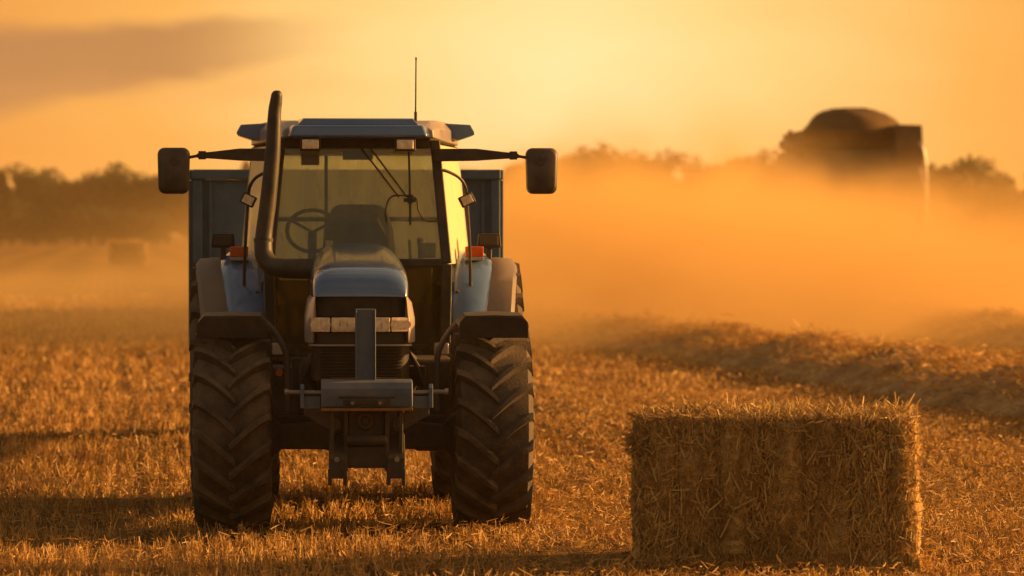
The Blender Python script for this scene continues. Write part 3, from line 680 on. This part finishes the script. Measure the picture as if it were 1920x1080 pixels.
pane('windshield', [(-.555, FV, 1.65), (.555, FV, 1.65), (.52, frv(2.05), 2.05), (.478, frv(2.39), 2.395), (-.478, frv(2.39), 2.395), (-.52, frv(2.05), 2.05)], M['glassf'])
for s in (-1, 1):
    pane('lower_window', [(s * .33, FV + .055, 1.03), (s * .545, FV + .055, 1.03), (s * .555, FV + .005, 1.60), (s * .31, FV + .005, 1.60)], M['glassl'])
    pane('side_window', [(s * (cabx(v, z)), v, z) for v, z in ((FV + .05, 1.62), (BV - .05, 1.62), (BV - .05, 2.41), (FV + .15, 2.41))], M['glasss'], (s * -.005, 0, 0))
    pane('door_window', [(s * (cabx(v, z) - .006), v, z) for v, z in ((FV + .07, 1.12), (2.25, 1.12), (2.35, 1.60), (FV + .05, 1.60))], M['glassl'], (s * -.005, 0, 0))
    b = MB(); b.tube([(s * (cabx(2.0, 1.5) + .012), 1.80, 1.44), (s * (cabx(2.0, 1.5) + .03), 1.80, 1.40), (s * (cabx(2.0, 1.5) + .03), 1.80, 1.25), (s * (cabx(2.0, 1.5) + .01), 1.80, 1.21)], .012, 8); b.box(min(s * .60, s * .64), max(s * .60, s * .64), 1.78, 1.83, 1.44, 1.50)
    b.build('door_handle', M['black'], T)
pane('rear_window', [(-.70, BV, 1.5), (.70, BV, 1.5), (.67, BV, 2.36), (-.67, BV, 2.36)], M['glassr'])
# roof
b = MB()
rf = lambda v, w_, z0_, z1_: [(-w_, v, z0_), (-w_ + .005, v, z0_ + (z1_ - z0_) * .6), (-w_ + .06, v, z1_), (w_ - .06, v, z1_), (w_ - .005, v, z0_ + (z1_ - z0_) * .6), (w_, v, z0_)]
b.loft([rf(1.56, .50, 2.452, 2.535), rf(1.70, .535, 2.445, 2.565), (rf(2.2, .60, 2.44, 2.585)), rf(2.8, .70, 2.43, 2.585), rf(3.02, .72, 2.43, 2.55)])
b.build('roof', M['side'], T, 0.012, smooth=50)
b = MB()
b.hexa([(-.455, 1.36, 2.452), (.455, 1.36, 2.452), (.49, 1.62, 2.452), (-.49, 1.62, 2.452)], [(-.425, 1.38, 2.532), (.425, 1.38, 2.532), (.46, 1.62, 2.54), (-.46, 1.62, 2.54)])
b.build('roof_visor', M['blue'], T, 0.022, seg=4)
b = MB(); b.hexa([(-.40, 1.46, 2.534), (.40, 1.46, 2.534), (.44, 2.3, 2.575), (-.44, 2.3, 2.575)], [(-.36, 1.50, 2.580), (.36, 1.50, 2.580), (.36, 2.3, 2.605), (-.36, 2.3, 2.605)])
b.build('roof_hatch', M['blue'], T, 0.010)
for s in (-1, 1):
    b = MB(); pl = [(s * .58, 2.49), (s * .60, 2.575), (s * .785, 2.565), (s * .815, 2.510), (s * .81, 2.495), (s * .69, 2.455)]
    b.prism(pl, 2.55, 2.95, 'y'); b.build('roof_pod', M['blue'], T, 0.008)
    w_l = MB(); x_ = -.315 if s < 0 else .305
    w_l.box(x_ - .068, x_ + .068, 1.38, 1.50, 2.362, 2.45); wl = w_l.build('roof_light', M['black'], T, 0.008)
    w_l = MB(); w_l.box(x_ - .054, x_ + .054, 1.368, 1.382, 2.375, 2.437); w_l.build('lens', M['lamp'], wl, 0.006)
b = MB(); b.box(-.375, -.255, 1.66, 1.74, 2.275, 2.345); b.build('interior_mirror', M['interior'], T, 0.006)
b = MB(); b.box(-.10, .10, 1.70, 1.72, 2.31, 2.375); b.build('sun_blind', M['interior'], T, 0.004)
# headliner
b = MB(); b.hexa([(-.46, 1.70, 2.40), (.46, 1.70, 2.40), (.66, 2.9, 2.38), (-.66, 2.9, 2.38)], [(-.46, 1.70, 2.43), (.46, 1.70, 2.43), (.66, 2.9, 2.42), (-.66, 2.9, 2.42)]); b.build('headliner', M['interior'], T)
# wiper
b = MB()
for dx in (0, .06): b.tube([(.02 + dx, 1.64, 2.39), (.27 + dx * .9, 1.565, 2.06)], .006, 6, False)
b.tube([(.335, 1.63, 2.37), (.34, 1.60, 2.2), (.345, 1.562, 1.88)], .007, 6); b.box(.30, .38, 1.545, 1.575, 2.03, 2.055); b.box(.325, .36, 1.54, 1.57, 2.02, 2.08)
b.tube([(.19, 1.56, 1.90), (.18, 1.56, 1.98), (.22, 1.56, 2.065), (.33, 1.555, 2.07), (.385, 1.56, 2.05), (.40, 1.56, 1.97), (.45, 1.56, 1.905), (.53, 1.555, 1.905)], .005, 6)
b.build('wiper', M['black'], T)
# mirrors on long arms
for s in (-1, 1):
    b = MB(); z_ = 2.34
    b.loft([[(s * x_, v + dv, z_ + dzz + h * c) for dv, c in ((-.025, -1), (.025, -1), (.025, 1), (-.025, 1))] for x_, v, h, dzz in ((.50, 1.62, .042, 0), (.58, 1.58, .042, 0), (.78, 1.57, .040, .002), (.95, 1.57, .024, -.002), (1.03, 1.57, .018, -.004), (1.06, 1.57, .014, -.006))])
    b.tube([(s * 1.05, 1.57, z_ - .006), (s * 1.12, 1.565, z_ - .018), (s * 1.20, 1.56, z_ - .03)], .011, 8)
    b.box(min(s * 1.0, s * 1.05), max(s * 1.0, s * 1.05), 1.54, 1.60, z_ - .03, z_ + .025)
    arm = b.build('mirror_arm', M['black'], T, 0.006)
    b = MB(); rings = []
    xm, zm = s * 1.212, 2.235; hx, hz = .106, .152
    def rr_(hx, hz, v, rc=.045):
        out = []
        for cx_, cz_, a0 in ((1, 1, 0), (-1, 1, 90), (-1, -1, 180), (1, -1, 270)):
            for k in range(5):
                a = R(a0 + 22.5 * k); taper = 1.0 - .05 * (cz_ < 0)
                out.append((xm + (cx_ * (hx - rc) + rc * math.cos(a)) * taper, v, zm + cz_ * (hz - rc) + rc * math.sin(a)))
        return out
    b.loft([rr_(hx * .80, hz * .86, 1.520), rr_(hx * .94, hz * .96, 1.532), rr_(hx, hz, 1.555), rr_(hx, hz, 1.60)])
    b.lathe([(1.512, .028), (1.522, .030)], 16, 'y', (xm - s * .04 + s * .03, 0, zm + .065))
    mr = b.build('mirror', M['mirrorback'], arm, smooth=60)
    b = MB(); b.loft([rr_(hx * .93, hz * .93, 1.601), rr_(hx * .93, hz * .93, 1.606)]); b.build('mirror_glass', M['mirror'], mr)
# aerial
b = MB(); b.tube([(.385, 1.75, 2.55), (.385, 1.75, 2.63)], .010, 8, False); b.tube([(.385, 1.75, 2.62), (.388, 1.75, 2.985)], [.0055, .0045], 6, False); b.lathe([(2.975, .006), (2.992, .006)], 8, 'z', (.388, 1.75, 0))
b.build('antenna', M['black'], T)
# exhaust stack
b = MB()
b.tube([(-.532, 1.20, 2.752), (-.532, 1.20, 2.746), (-.533, 1.20, 2.725), (-.538, 1.205, 2.68), (-.548, 1.21, 2.60), (-.560, 1.21, 2.35), (-.588, 1.21, 2.05), (-.612, 1.21, 1.86), (-.622, 1.20, 1.76)], [.008, .024, .036, .040, .043, .050, .054, .056, .058], 18, cap=True)
b.tube([(-.622, 1.20, 1.77), (-.615, 1.18, 1.68), (-.565, 1.14, 1.615), (-.47, 1.08, 1.595), (-.27, 1.02, 1.59)], [.060, .060, .061, .062, .062], 18)
ex = b.build('exhaust_pipe', M['black'], T)
b = MB()
b.lathe([(1.768, .064), (1.792, .064)], 18, 'z', (-.62, 1.205, 0))
b.build('pipe_clamp', M['iron'], ex)
# lamp stalks and grab rails at the cab sides
for s in (-1, 1):
    xr = cabx(2.0, 2.1)
    b = MB(); b.tube([(s * .545, 1.62, 2.245), (s * (.60), 1.65, 2.23), (s * .675, 1.70, 2.19), (s * .715, 1.75, 2.13), (s * .725, 1.78, 2.06)], .011, 8)
    b.tube([(s * .728, 1.80, 2.03), (s * .745, 1.80, 1.75), (s * .755, 1.85, 1.45), (s * .75, 1.85, 1.20)], .011, 8)
    rail = b.build('grab_rail', M['black'], T)
    b = MB(); rot = Matrix.Translation((s * .725, 1.745, 2.045)) @ Matrix.Rotation(R(-26 * s), 4, 'Y')
    b.box(-.05, .05, -.04, .04, -.038, .038, rot); lm = b.build('side_lamp', M['black'], rail, 0.008)
    b = MB(); b.box(-.036, .036, -.046, -.038, -.028, .028, rot); b.build('lens', M['lamp'], lm, 0.003)
# rear fenders
for s in (-1, 1):
    b = MB(); rings = []
    for k in range(15):
        a = R(-66 + 120 * k / 14); r0 = RRAD + .055
        rows = []
        for x_, dr_ in ((.61, -.02), (.63, .012), (.70, .022), (.86, .014), (.915, -.03), (.905, -.06), (.86, -.03), (.70, -.02), (.63, -.03)):
            rr0 = r0 + dr_; ww = x_ - (.085 * max(0, (-a - .35)) if x_ > .8 else 0)
            rows.append((s * ww, 2.45 + rr0 * math.sin(a), RRAD + (rr0 - .03) * math.cos(a)))
        rings.append(rows)
    b.loft(rings)
    fe = b.build('rear_fender', M['blue'], T, smooth=45)
    b = MB(); b.box(min(s * .60, s * .625), max(s * .60, s * .625), 1.72, 3.1, 1.0, 1.5); b.build('inner_panel', M['blue'], fe, 0.01)
    b = MB(); rings = []
    for k in range(15):
        a = R(-70 + 122 * k / 14); r0 = RRAD + .045; rows = []
        for x_, dr_ in ((.875, -.045), (.89, -.005), (.95, .01), (1.06, .0), (1.085, -.03), (1.08, -.06), (1.05, -.03), (.95, -.02), (.89, -.035)):
            rr0 = r0 + dr_; ww = x_ - .07 * max(0, (-a - .35))
            rows.append((s * ww, 2.45 + rr0 * math.sin(a), RRAD - .02 + (rr0 - .035) * math.cos(a)))
        rings.append(rows)
    b.loft(rings); b.build('fender_flare', M['cream'], fe, smooth=45)
    b = MB(); b.box(s * .79 - .062, s * .79 + .062, 2.06, 2.14, 1.665, 1.735); il = b.build('indicator_light', M['amber'], T, 0.008)
    b = MB(); b.box(s * .79 - .064, s * .79 + .064, 2.055, 2.145, 1.640, 1.664); b.build('light_base', M['side'], il, 0.004)
    b = MB(); xx = s * .90
    b.hexa([(xx - .085, 2.28, 1.725), (xx + .085, 2.28, 1.725), (xx + .07, 2.36, 1.725), (xx - .07, 2.36, 1.725)], [(xx - .075, 2.27, 1.822), (xx + .075, 2.27, 1.822), (xx + .06, 2.36, 1.815), (xx - .06, 2.36, 1.815)])
    b.box(xx - .02, xx + .02, 2.31, 2.34, 1.64, 1.73)
    wl = b.build('work_light', M['black'], T, 0.010)
    b = MB(); b.box(xx - .06, xx + .06, 2.262, 2.272, 1.742, 1.808); b.build('lens', M['mirrorback'], wl, 0.004)
# cab interior
b = MB(); b.tube([(-.30 + .17 * math.cos(t), 1.98 + .05 * math.sin(t), 1.84 + .14 * math.sin(t)) for t in [2 * math.pi * k / 20 for k in range(21)]], .014, 8, False)
for t in (.5, 2.6, 4.7): b.tube([(-.30, 1.99, 1.83), (-.30 + .17 * math.cos(t), 1.98 + .05 * math.sin(t), 1.84 + .14 * math.sin(t))], .010, 6, False)
b.tube([(-.30, 1.99, 1.83), (-.30, 1.85, 1.45), (-.28, 1.75, 1.05)], .03, 8); b.build('steering_wheel', M['seat'], T)
b = MB()
b.loft([[(HO + x_ * w_ + .015, v, zb + (zt - zb) * h) for x_, h in ((-1, 0), (-.96, .45), (-.86, .8), (-.62, .97), (0, 1), (.62, .97), (.86, .8), (.96, .45), (1, 0))] for v, w_, zb, zt in ((1.70, .225, 1.4, 1.905), (1.78, .215, 1.4, 1.955), (1.92, .20, 1.4, 1.94))])
b.build('dashboard', M['seat'], T, smooth=50)
b = MB()
b.loft([[(.02 + x_ * w_, v + .12 * (z - 1.5), z) for x_, v in ((-1, 2.50), (-.9, 2.44), (.9, 2.44), (1, 2.50), (.9, 2.60), (-.9, 2.60))] for w_, z in ((.25, 1.42), (.26, 1.6), (.235, 1.85), (.19, 1.98), (.15, 2.02))])
b.box(-.24, .28, 2.0, 2.55, 1.30, 1.44); b.box(-.12, .16, 2.1, 2.5, 1.03, 1.30); b.build('seat', M['seat'], T, 0.03, seg=3)
b = MB(); b.box(.33, .50, 1.95, 2.7, 1.35, 1.62); b.tube([(.36, 2.0, 1.6), (.35, 1.95, 1.78)], .012, 8, False); b.build('control_console', M['interior'], T, 0.02)
b = MB(); b.tube([(-.69, BV - .06, 1.92), (.69, BV - .06, 1.92)], .016, 8, False); b.tube([(-.2, BV - .05, 1.5), (-.2, BV - .05, 2.36)], .012, 6, False); b.build('rear_rail', M['black'], T)
b = MB(); b.tube([(.42, 1.95, 1.60), (.42, 1.93, 1.76)], .010, 6, False); b.tube([(.42, 1.93, 1.75), (.42, 1.92, 1.79)], .02, 8, False); b.build('lever', M['seat'], T)
b = MB(); b.box(.40, .52, 1.75, 1.80, 1.66, 1.76); b.build('monitor', M['seat'], T, 0.006)
b = MB(); b.box(-.215, -.165, 1.66, 1.72, 1.72, 1.775); b.build('gauge', M['lamp'], T, 0.004)

# ------------------------------------------------------------------ trailer
TL = empty('trailer', (-1.30, 31.7, 0.0), R(3.1))
tag(TL, 'tall dark blue farm trailer hitched behind the tractor', 'trailer')
hw_, L_ = 1.20, 5.2
b = MB(); b.box(-hw_ + .05, hw_ - .05, .0, .05, .95, 2.24); b.build('front_wall', M['trailer'], TL, 0.006)
for s in (-1, 1):
    b = MB(); b.box(min(s * hw_, s * (hw_ - .05)), max(s * hw_, s * (hw_ - .05)), .06, L_, .95, 2.24)
    for k in range(6): b.box(min(s * (hw_ + .002), s * (hw_ + .05)), max(s * (hw_ + .002), s * (hw_ + .05)), .3 + k * .9, .38 + k * .9, .95, 2.24)
    b.build('side_wall', M['trailer'], TL, 0.006)
    b = MB(); b.box(s * (hw_ - .03) - .035, s * (hw_ - .03) + .035, -.05, -.003, .9, 2.235); b.build('corner_post', M['trailer'], TL, 0.008)
    b = MB(); b.box(s * (hw_ - .13) - .012, s * (hw_ - .13) + .012, -.03, -.002, .95, 2.22); b.build('wall_rib', M['trailer'], TL, 0.004)
b = MB(); b.box(-hw_ + .05, hw_ - .05, L_ - .05, L_, .95, 2.24); b.build('tailgate', M['trailer'], TL, 0.006)
b = MB(); b.box(-hw_ - .01, hw_ + .01, -.06, .08, 2.242, 2.32)
for s in (-1, 1): b.box(min(s * (hw_ + .04), s * (hw_ - .08)), max(s * (hw_ + .04), s * (hw_ - .08)), .082, L_ + .02, 2.242, 2.32)
b.build('top_rail', M['trailer'], TL, 0.010)
b = MB(); b.box(-hw_ + .02, hw_ - .02, .0, L_, .87, .945); b.box(-.45, -.35, -.2, L_, .72, .868); b.box(.35, .45, -.2, L_, .72, .868); b.build('bed', M['iron'], TL, 0.006)
b = MB(); b.tube([(-.40, -.15, .78), (0, -2.6, .52)], .05, 8, False); b.tube([(.40, -.15, .78), (0, -2.6, .52)], .05, 8, False); b.tube([(0, -2.55, .52), (0, -3.0, .52)], .06, 8, False); b.build('drawbar', M['iron'], TL)
b = MB(); b.tube([(-.9, 4.5, .5), (.9, 4.5, .5)], .06, 10, False); b.box(-.46, -.34, 4.1, 4.9, .5, .715); b.box(.34, .46, 4.1, 4.9, .5, .715); b.build('axle', M['iron'], TL)
for s in (-1, 1):
    b = MB(); b.lathe([(-.19, .30), (-.2, .44), (-.16, .50), (.16, .50), (.2, .44), (.19, .30)], 36, 'x', (s * .95, 4.5, .50)); ty = b.build('tyre', M['rubber'], TL)
    b = MB(); b.lathe([(-.10, .31), (0, .28), (.10, .31)], 24, 'x', (s * .95, 4.5, .50)); b.build('rim', M['rim'], ty)

# ------------------------------------------------------------------ combine harvester in the dust
CB = empty('combine_harvester', (7.50, 86.0, 0.0), R(2))
tag(CB, 'combine harvester with domed grain heap, half hidden in its own dust cloud', 'combine harvester')
b = MB()
b.loft([[(x_ * 1.30, v, z) for x_, z in ((-1, z0_), (1, z0_), (1, z1_ - .12), (.94, z1_), (-.94, z1_), (-1, z1_ - .12))] for v, z0_, z1_ in ((-.2, 1.5, 2.9), (.6, 1.1, 3.55), (1.2, .9, 3.60), (5.5, .9, 3.60))])
b.build('body', M['combine'], CB, 0.04)
b = MB(); b.hexa([(-1.15, .8, 3.60), (1.0, .8, 3.60), (1.0, 4.6, 3.60), (-1.15, 4.6, 3.60)], [(-1.24, .6, 3.98), (1.10, .6, 3.98), (1.10, 4.9, 3.98), (-1.24, 4.9, 3.98)])
tank = b.build('grain_tank', M['combine'], CB, 0.02)
b = MB(); rings = []
for k in range(9):
    q = k / 8; rr0 = 1.06 * math.cos(q * math.pi / 2) ** 1.05 + .02
    rings.append([(.06 + rr0 * math.cos(t) * (1 + .04 * math.sin(3 * t + k)), 2.7 + 1.5 * rr0 * math.sin(t), 3.95 + .58 * math.sin(q * math.pi / 2) + .03 * math.sin(5 * t + k) * (k < 7)) for t in [2 * math.pi * i / 28 for i in range(28)]])
b.loft(rings); b.build('grain_heap', M['grain'], CB, smooth=60)
b = MB(); b.hexa([(.72, .2, 3.0), (1.34, .2, 3.0), (1.34, 1.6, 3.0), (.72, 1.6, 3.0)], [(.74, .25, 4.10), (1.30, .25, 4.08), (1.30, 1.6, 4.08), (.74, 1.6, 4.10)]); b.build('air_intake_box', M['combine'], CB, 0.03)
b = MB(); b.tube([(1.18, -.02, 3.70), (1.27, -.05, 3.55), (1.33, -.05, 3.2), (1.35, -.05, 2.5), (1.35, -.05, 1.8)], .028, 8); b.build('ladder_rail', M['steel'], CB)
b = MB(); b.tube([(-1.0, 5.0, 3.70), (-1.32, 3.6, 3.72), (-1.38, .5, 3.60)], .13, 12); b.build('unloading_auger', M['combine'], CB)
b = MB(); b.tube([(-1.40, .9, 3.62), (-1.48, .8, 3.85)], .05, 8, False); b.lathe([(3.83, .07), (3.95, .06), (3.99, .02)], 12, 'z', (-1.48, .8, 0)); b.build('warning_beacon', M['combine'], CB)
b = MB(); b.hexa([(-.85, 5.52, 1.7), (.85, 5.52, 1.7), (.85, 7.0, 1.7), (-.85, 7.0, 1.7)], [(-.9, 5.52, 3.7), (.9, 5.52, 3.7), (.8, 6.8, 3.7), (-.8, 6.8, 3.7)]); b.build('cab', M['black'], CB, 0.06)
b = MB(); b.box(-3.0, 3.0, 7.6, 8.7, .25, 1.1); b.build('header', M['combine'], CB, 0.04)
b = MB(); b.box(-1.2, 1.2, -.5, .3, 1.0, 1.6); b.build('straw_chopper', M['combine'], CB, 0.03)
for s in (-1, 1):
    for v, r_, wd_ in ((5.0, .95, .7), (1.1, .62, .5)):
        b = MB(); b.lathe([(-wd_ * .5, r_ * .55), (-wd_ * .52, r_ * .85), (-wd_ * .42, r_), (wd_ * .42, r_), (wd_ * .52, r_ * .85), (wd_ * .5, r_ * .55)], 36, 'x', (s * 1.3, v, r_)); ty = b.build('tyre', M['rubber'], CB)
        b = MB(); b.lathe([(-wd_ * .3, r_ * .56), (0, r_ * .5), (wd_ * .3, r_ * .56)], 24, 'x', (s * 1.3, v, r_)); b.build('rim', M['rim'], ty)

# ------------------------------------------------------------------ trees
def tree_mesh(kind, h, seed):
    r_ = np.random.default_rng(seed); n = 2600
    if kind == 'conifer':
        t = r_.random(n) ** 0.75; z = h * (0.10 + 0.90 * t); rad = (1 - t) ** .8 * h * 0.24 + 0.05
        lay = 1 + .25 * np.sin(z * 5); a = r_.uniform(0, 2 * np.pi, n); q = np.sqrt(r_.random(n)) * rad * lay
        P = np.stack([q * np.cos(a), q * np.sin(a), z - q * .25], 1); size = r_.uniform(.14, .36, n)
    else:
        m = 26; cc = r_.normal(size=(m, 3)); cc /= np.linalg.norm(cc, axis=1, keepdims=True); cc *= r_.random((m, 1)) ** .4
        cc = cc * np.array([h * .27, h * .27, h * .42]) + np.array([0, 0, h * .50]); cr = r_.uniform(.07, .16, m) * h
        k = r_.integers(0, m, n); dd = r_.normal(size=(n, 3)); dd /= np.linalg.norm(dd, axis=1, keepdims=True); dd *= (r_.random((n, 1)) ** .45)
        P = cc[k] + dd * cr[k][:, None] * np.array([1, 1, .8]); P[:, 2] = np.clip(P[:, 2], h * .03, h); size = r_.uniform(.15, .38, n)
    a1 = unit(r_.normal(size=(n, 3))); a2 = unit(np.cross(a1, r_.normal(size=(n, 3))))
    s_ = size[:, None]
    V = np.stack([P - a1 * s_, P + a2 * s_ * .6, P + a1 * s_, P - a2 * s_ * .6], 1).reshape(-1, 3)
    F = (np.arange(n) * 4)[:, None] + np.array([[0, 1, 2, 3]])
    crown = np_mesh('crown', V, F, np.repeat(r_.random(n), 4)); crown.materials.append(M['needle'] if kind == 'conifer' else M['leaf'])
    b = MB(); b.tube([(0, 0, -.1), (.05, 0, h * .3), (0, .08, h * .65), (.03, 0, h * .9)], [.018 * h, .014 * h, .008 * h, .003 * h], 8)
    for k in range(5 if kind != 'conifer' else 0):
        a = r_.uniform(0, 6.28); z = h * r_.uniform(.25, .55); b.tube([(0, 0, z), (h * .1 * math.cos(a), h * .1 * math.sin(a), z + h * .1), (h * .2 * math.cos(a), h * .2 * math.sin(a), z + h * .16)], [.007 * h, .005 * h, .002 * h], 6)
    tr = bpy.data.meshes.new('trunk'); tr.from_pydata(b.v, [], b.f); tr.materials.append(M['bark'])
    return crown, tr
PROTO = {'conifer': [tree_mesh('conifer', 10, 100 + k) for k in range(3)], 'broadleaf': [tree_mesh('broadleaf', 10, 200 + k) for k in range(5)]}
def tree(x, y, h, kind, label, group, wide=1.0):
    cr, tr = random.choice(PROTO[kind])
    t = empty('conifer_tree' if kind == 'conifer' else 'broadleaf_tree', (x, y, 0), random.uniform(0, 6.28)); s = h / 10
    t.scale = (s * wide * random.uniform(.95, 1.35), s * wide * random.uniform(.95, 1.35), s)
    o = bpy.data.objects.new('crown', cr); COL.objects.link(o); o.parent = t
    o = bpy.data.objects.new('trunk', tr); COL.objects.link(o); o.parent = t
    tag(t, label, 'tree', group)
tr_ = random.Random(3)
x = -120.0
while x < -6:
    for row in (0, 0, 1, 2, 3):
        conif = tr_.random() < .10
        hh = tr_.uniform(8.6, 10.3) * (1.05 if conif else 1.0) * (.5 if row == 0 else 1 if row < 3 else .8)
        tree(x + tr_.uniform(-1.2, 1.2), 482 + row * 9 + tr_.uniform(-3, 3), hh, 'conifer' if conif else 'broadleaf',
             'pointed conifer in the hazy tree line across the left field' if conif else 'rounded tree in the hazy tree line across the left field', 'hazy tree line left of the tractor', 2.0 if row == 0 else 1.15)
    x += tr_.uniform(3.0, 4.4)
while x < 62:
    for row in (0, 0, 1, 2, 3):
        conif = tr_.random() < .08; px_ = 960 + x * 7550 / 490
        top = np.interp(px_, [860, 1000, 1090, 1200, 1300, 1390, 1500, 2200], [9, 11.6, 12.9, 11.4, 10.9, 11.8, 11.5, 9])
        tree(x + tr_.uniform(-1.2, 1.2), 482 + row * 9 + tr_.uniform(-3, 3), top * tr_.uniform(.86, 1.06) * (.5 if row == 0 else 1 if row < 3 else .8), 'conifer' if conif else 'broadleaf',
             'pointed conifer fading behind the drifting dust right of the tractor' if conif else 'tall rounded tree fading behind the drifting dust right of the tractor', 'tree line behind the dust', 2.0 if row == 0 else 1.15)
    x += tr_.uniform(3.0, 4.4)
x = 22.6
while x < 44:
    for row in range(2):
        px_ = 960 + x * 7550 / 222; top = np.interp(px_, [1730, 1790, 1850, 1920, 2400], [5.4, 6.1, 5.6, 5.1, 4.6])
        tree(x + tr_.uniform(-.6, .6), 222 + row * 6 + tr_.uniform(-2, 2), top * tr_.uniform(.88, 1.08), 'broadleaf', 'dark bushy tree right of the combine, clear of the dust', 'dark trees at the right edge')
    x += tr_.uniform(1.5, 2.3)

# ------------------------------------------------------------------ air: even haze, and the dust the combine raises
def vol_box(name, x0, x1, y0, y1, z0, z1):
    b = MB(); b.box(x0, x1, y0, y1, z0, z1); return b.build(name, None, None, smooth=0)
m = bpy.data.materials.new('haze_air'); m.use_nodes = True; t = NT(m.node_tree); t.n.clear()
pv = t.node('ShaderNodeVolumePrincipled'); pv.inputs['Color'].default_value = (0.97, 0.68, 0.32, 1); pv.inputs['Density'].default_value = 0.00034; pv.inputs['Anisotropy'].default_value = 0.2
t.l.new(pv.outputs[0], t.node('ShaderNodeOutputMaterial').inputs['Volume'])
hz = vol_box('haze', -260, 260, -30, 1390, -1.2, 27); hz.data.materials.append(m); tag(hz, 'golden haze hanging over the whole field', 'haze', kind='stuff')

m = bpy.data.materials.new('dust_air'); m.use_nodes = True; t = NT(m.node_tree); t.n.clear()
P = t.pos(); x_, y_, z_ = t.sep(P)[0:3]
big = t.noise(t.mapping(P, (.13, .06, .26)), 1.0, 3, 0.5, 0.6); fine = t.noise(t.mapping(P, (.42, .18, .75)), 1.0, 4, 0.6)
nz = t.m('MULTIPLY_ADD', fine, 0.45, t.m('MULTIPLY', big, 1.0))
def gauss(a, c, s_): 
    q = t.m('DIVIDE', t.m('SUBTRACT', a, c), s_); return t.m('POWER', 2.718, t.m('MULTIPLY', t.m('MULTIPLY', q, q), -1))
edge = t.noise(t.mapping(P, (.16, .022, .10)), 1.0, 4, 0.6)
top = t.m('ADD', t.m('MULTIPLY_ADD', t.step(edge, 0.30, 0.70), 1.7, 2.1), t.m('MULTIPLY', gauss(x_, 2.6, 3.2), 0.35))                              # ragged top of the rolling cloud
plume = t.m('MULTIPLY', t.m('MULTIPLY', gauss(x_, 3.4, 6.6), gauss(y_, 77.0, 12.0)), t.step(z_, t.m('MULTIPLY', top, 1.08), t.m('MULTIPLY', top, 0.28)))
low = t.m('MULTIPLY', t.m('POWER', 2.718, t.m('MULTIPLY', z_, -2.4)), t.step(y_, 52.0, 72.0))
fade = t.m('MULTIPLY', t.step(y_, 51.0, 62.0), t.step(y_, 170.0, 95.0))
dens = t.m('ADD', t.m('MULTIPLY', plume, t.m('MULTIPLY', t.step(nz, 0.48, 0.88), 0.75)), t.m('MULTIPLY', low, t.m('MULTIPLY', nz, t.m('MULTIPLY', gauss(x_, 8.0, 26.0), 0.080))))
dens = t.m('MULTIPLY', dens, fade)
pv = t.node('ShaderNodeVolumePrincipled'); pv.inputs['Color'].default_value = (0.98, 0.69, 0.275, 1); pv.inputs['Anisotropy'].default_value = 0.0
t.l.new(dens, pv.inputs['Density']); t.l.new(pv.outputs[0], t.node('ShaderNodeOutputMaterial').inputs['Volume'])
dc = vol_box('dust_cloud', -45, 45, 50, 232, 0.03, 6.5); dc.data.materials.append(m); tag(dc, 'orange dust rolling behind the combine across the field', 'dust', kind='stuff')
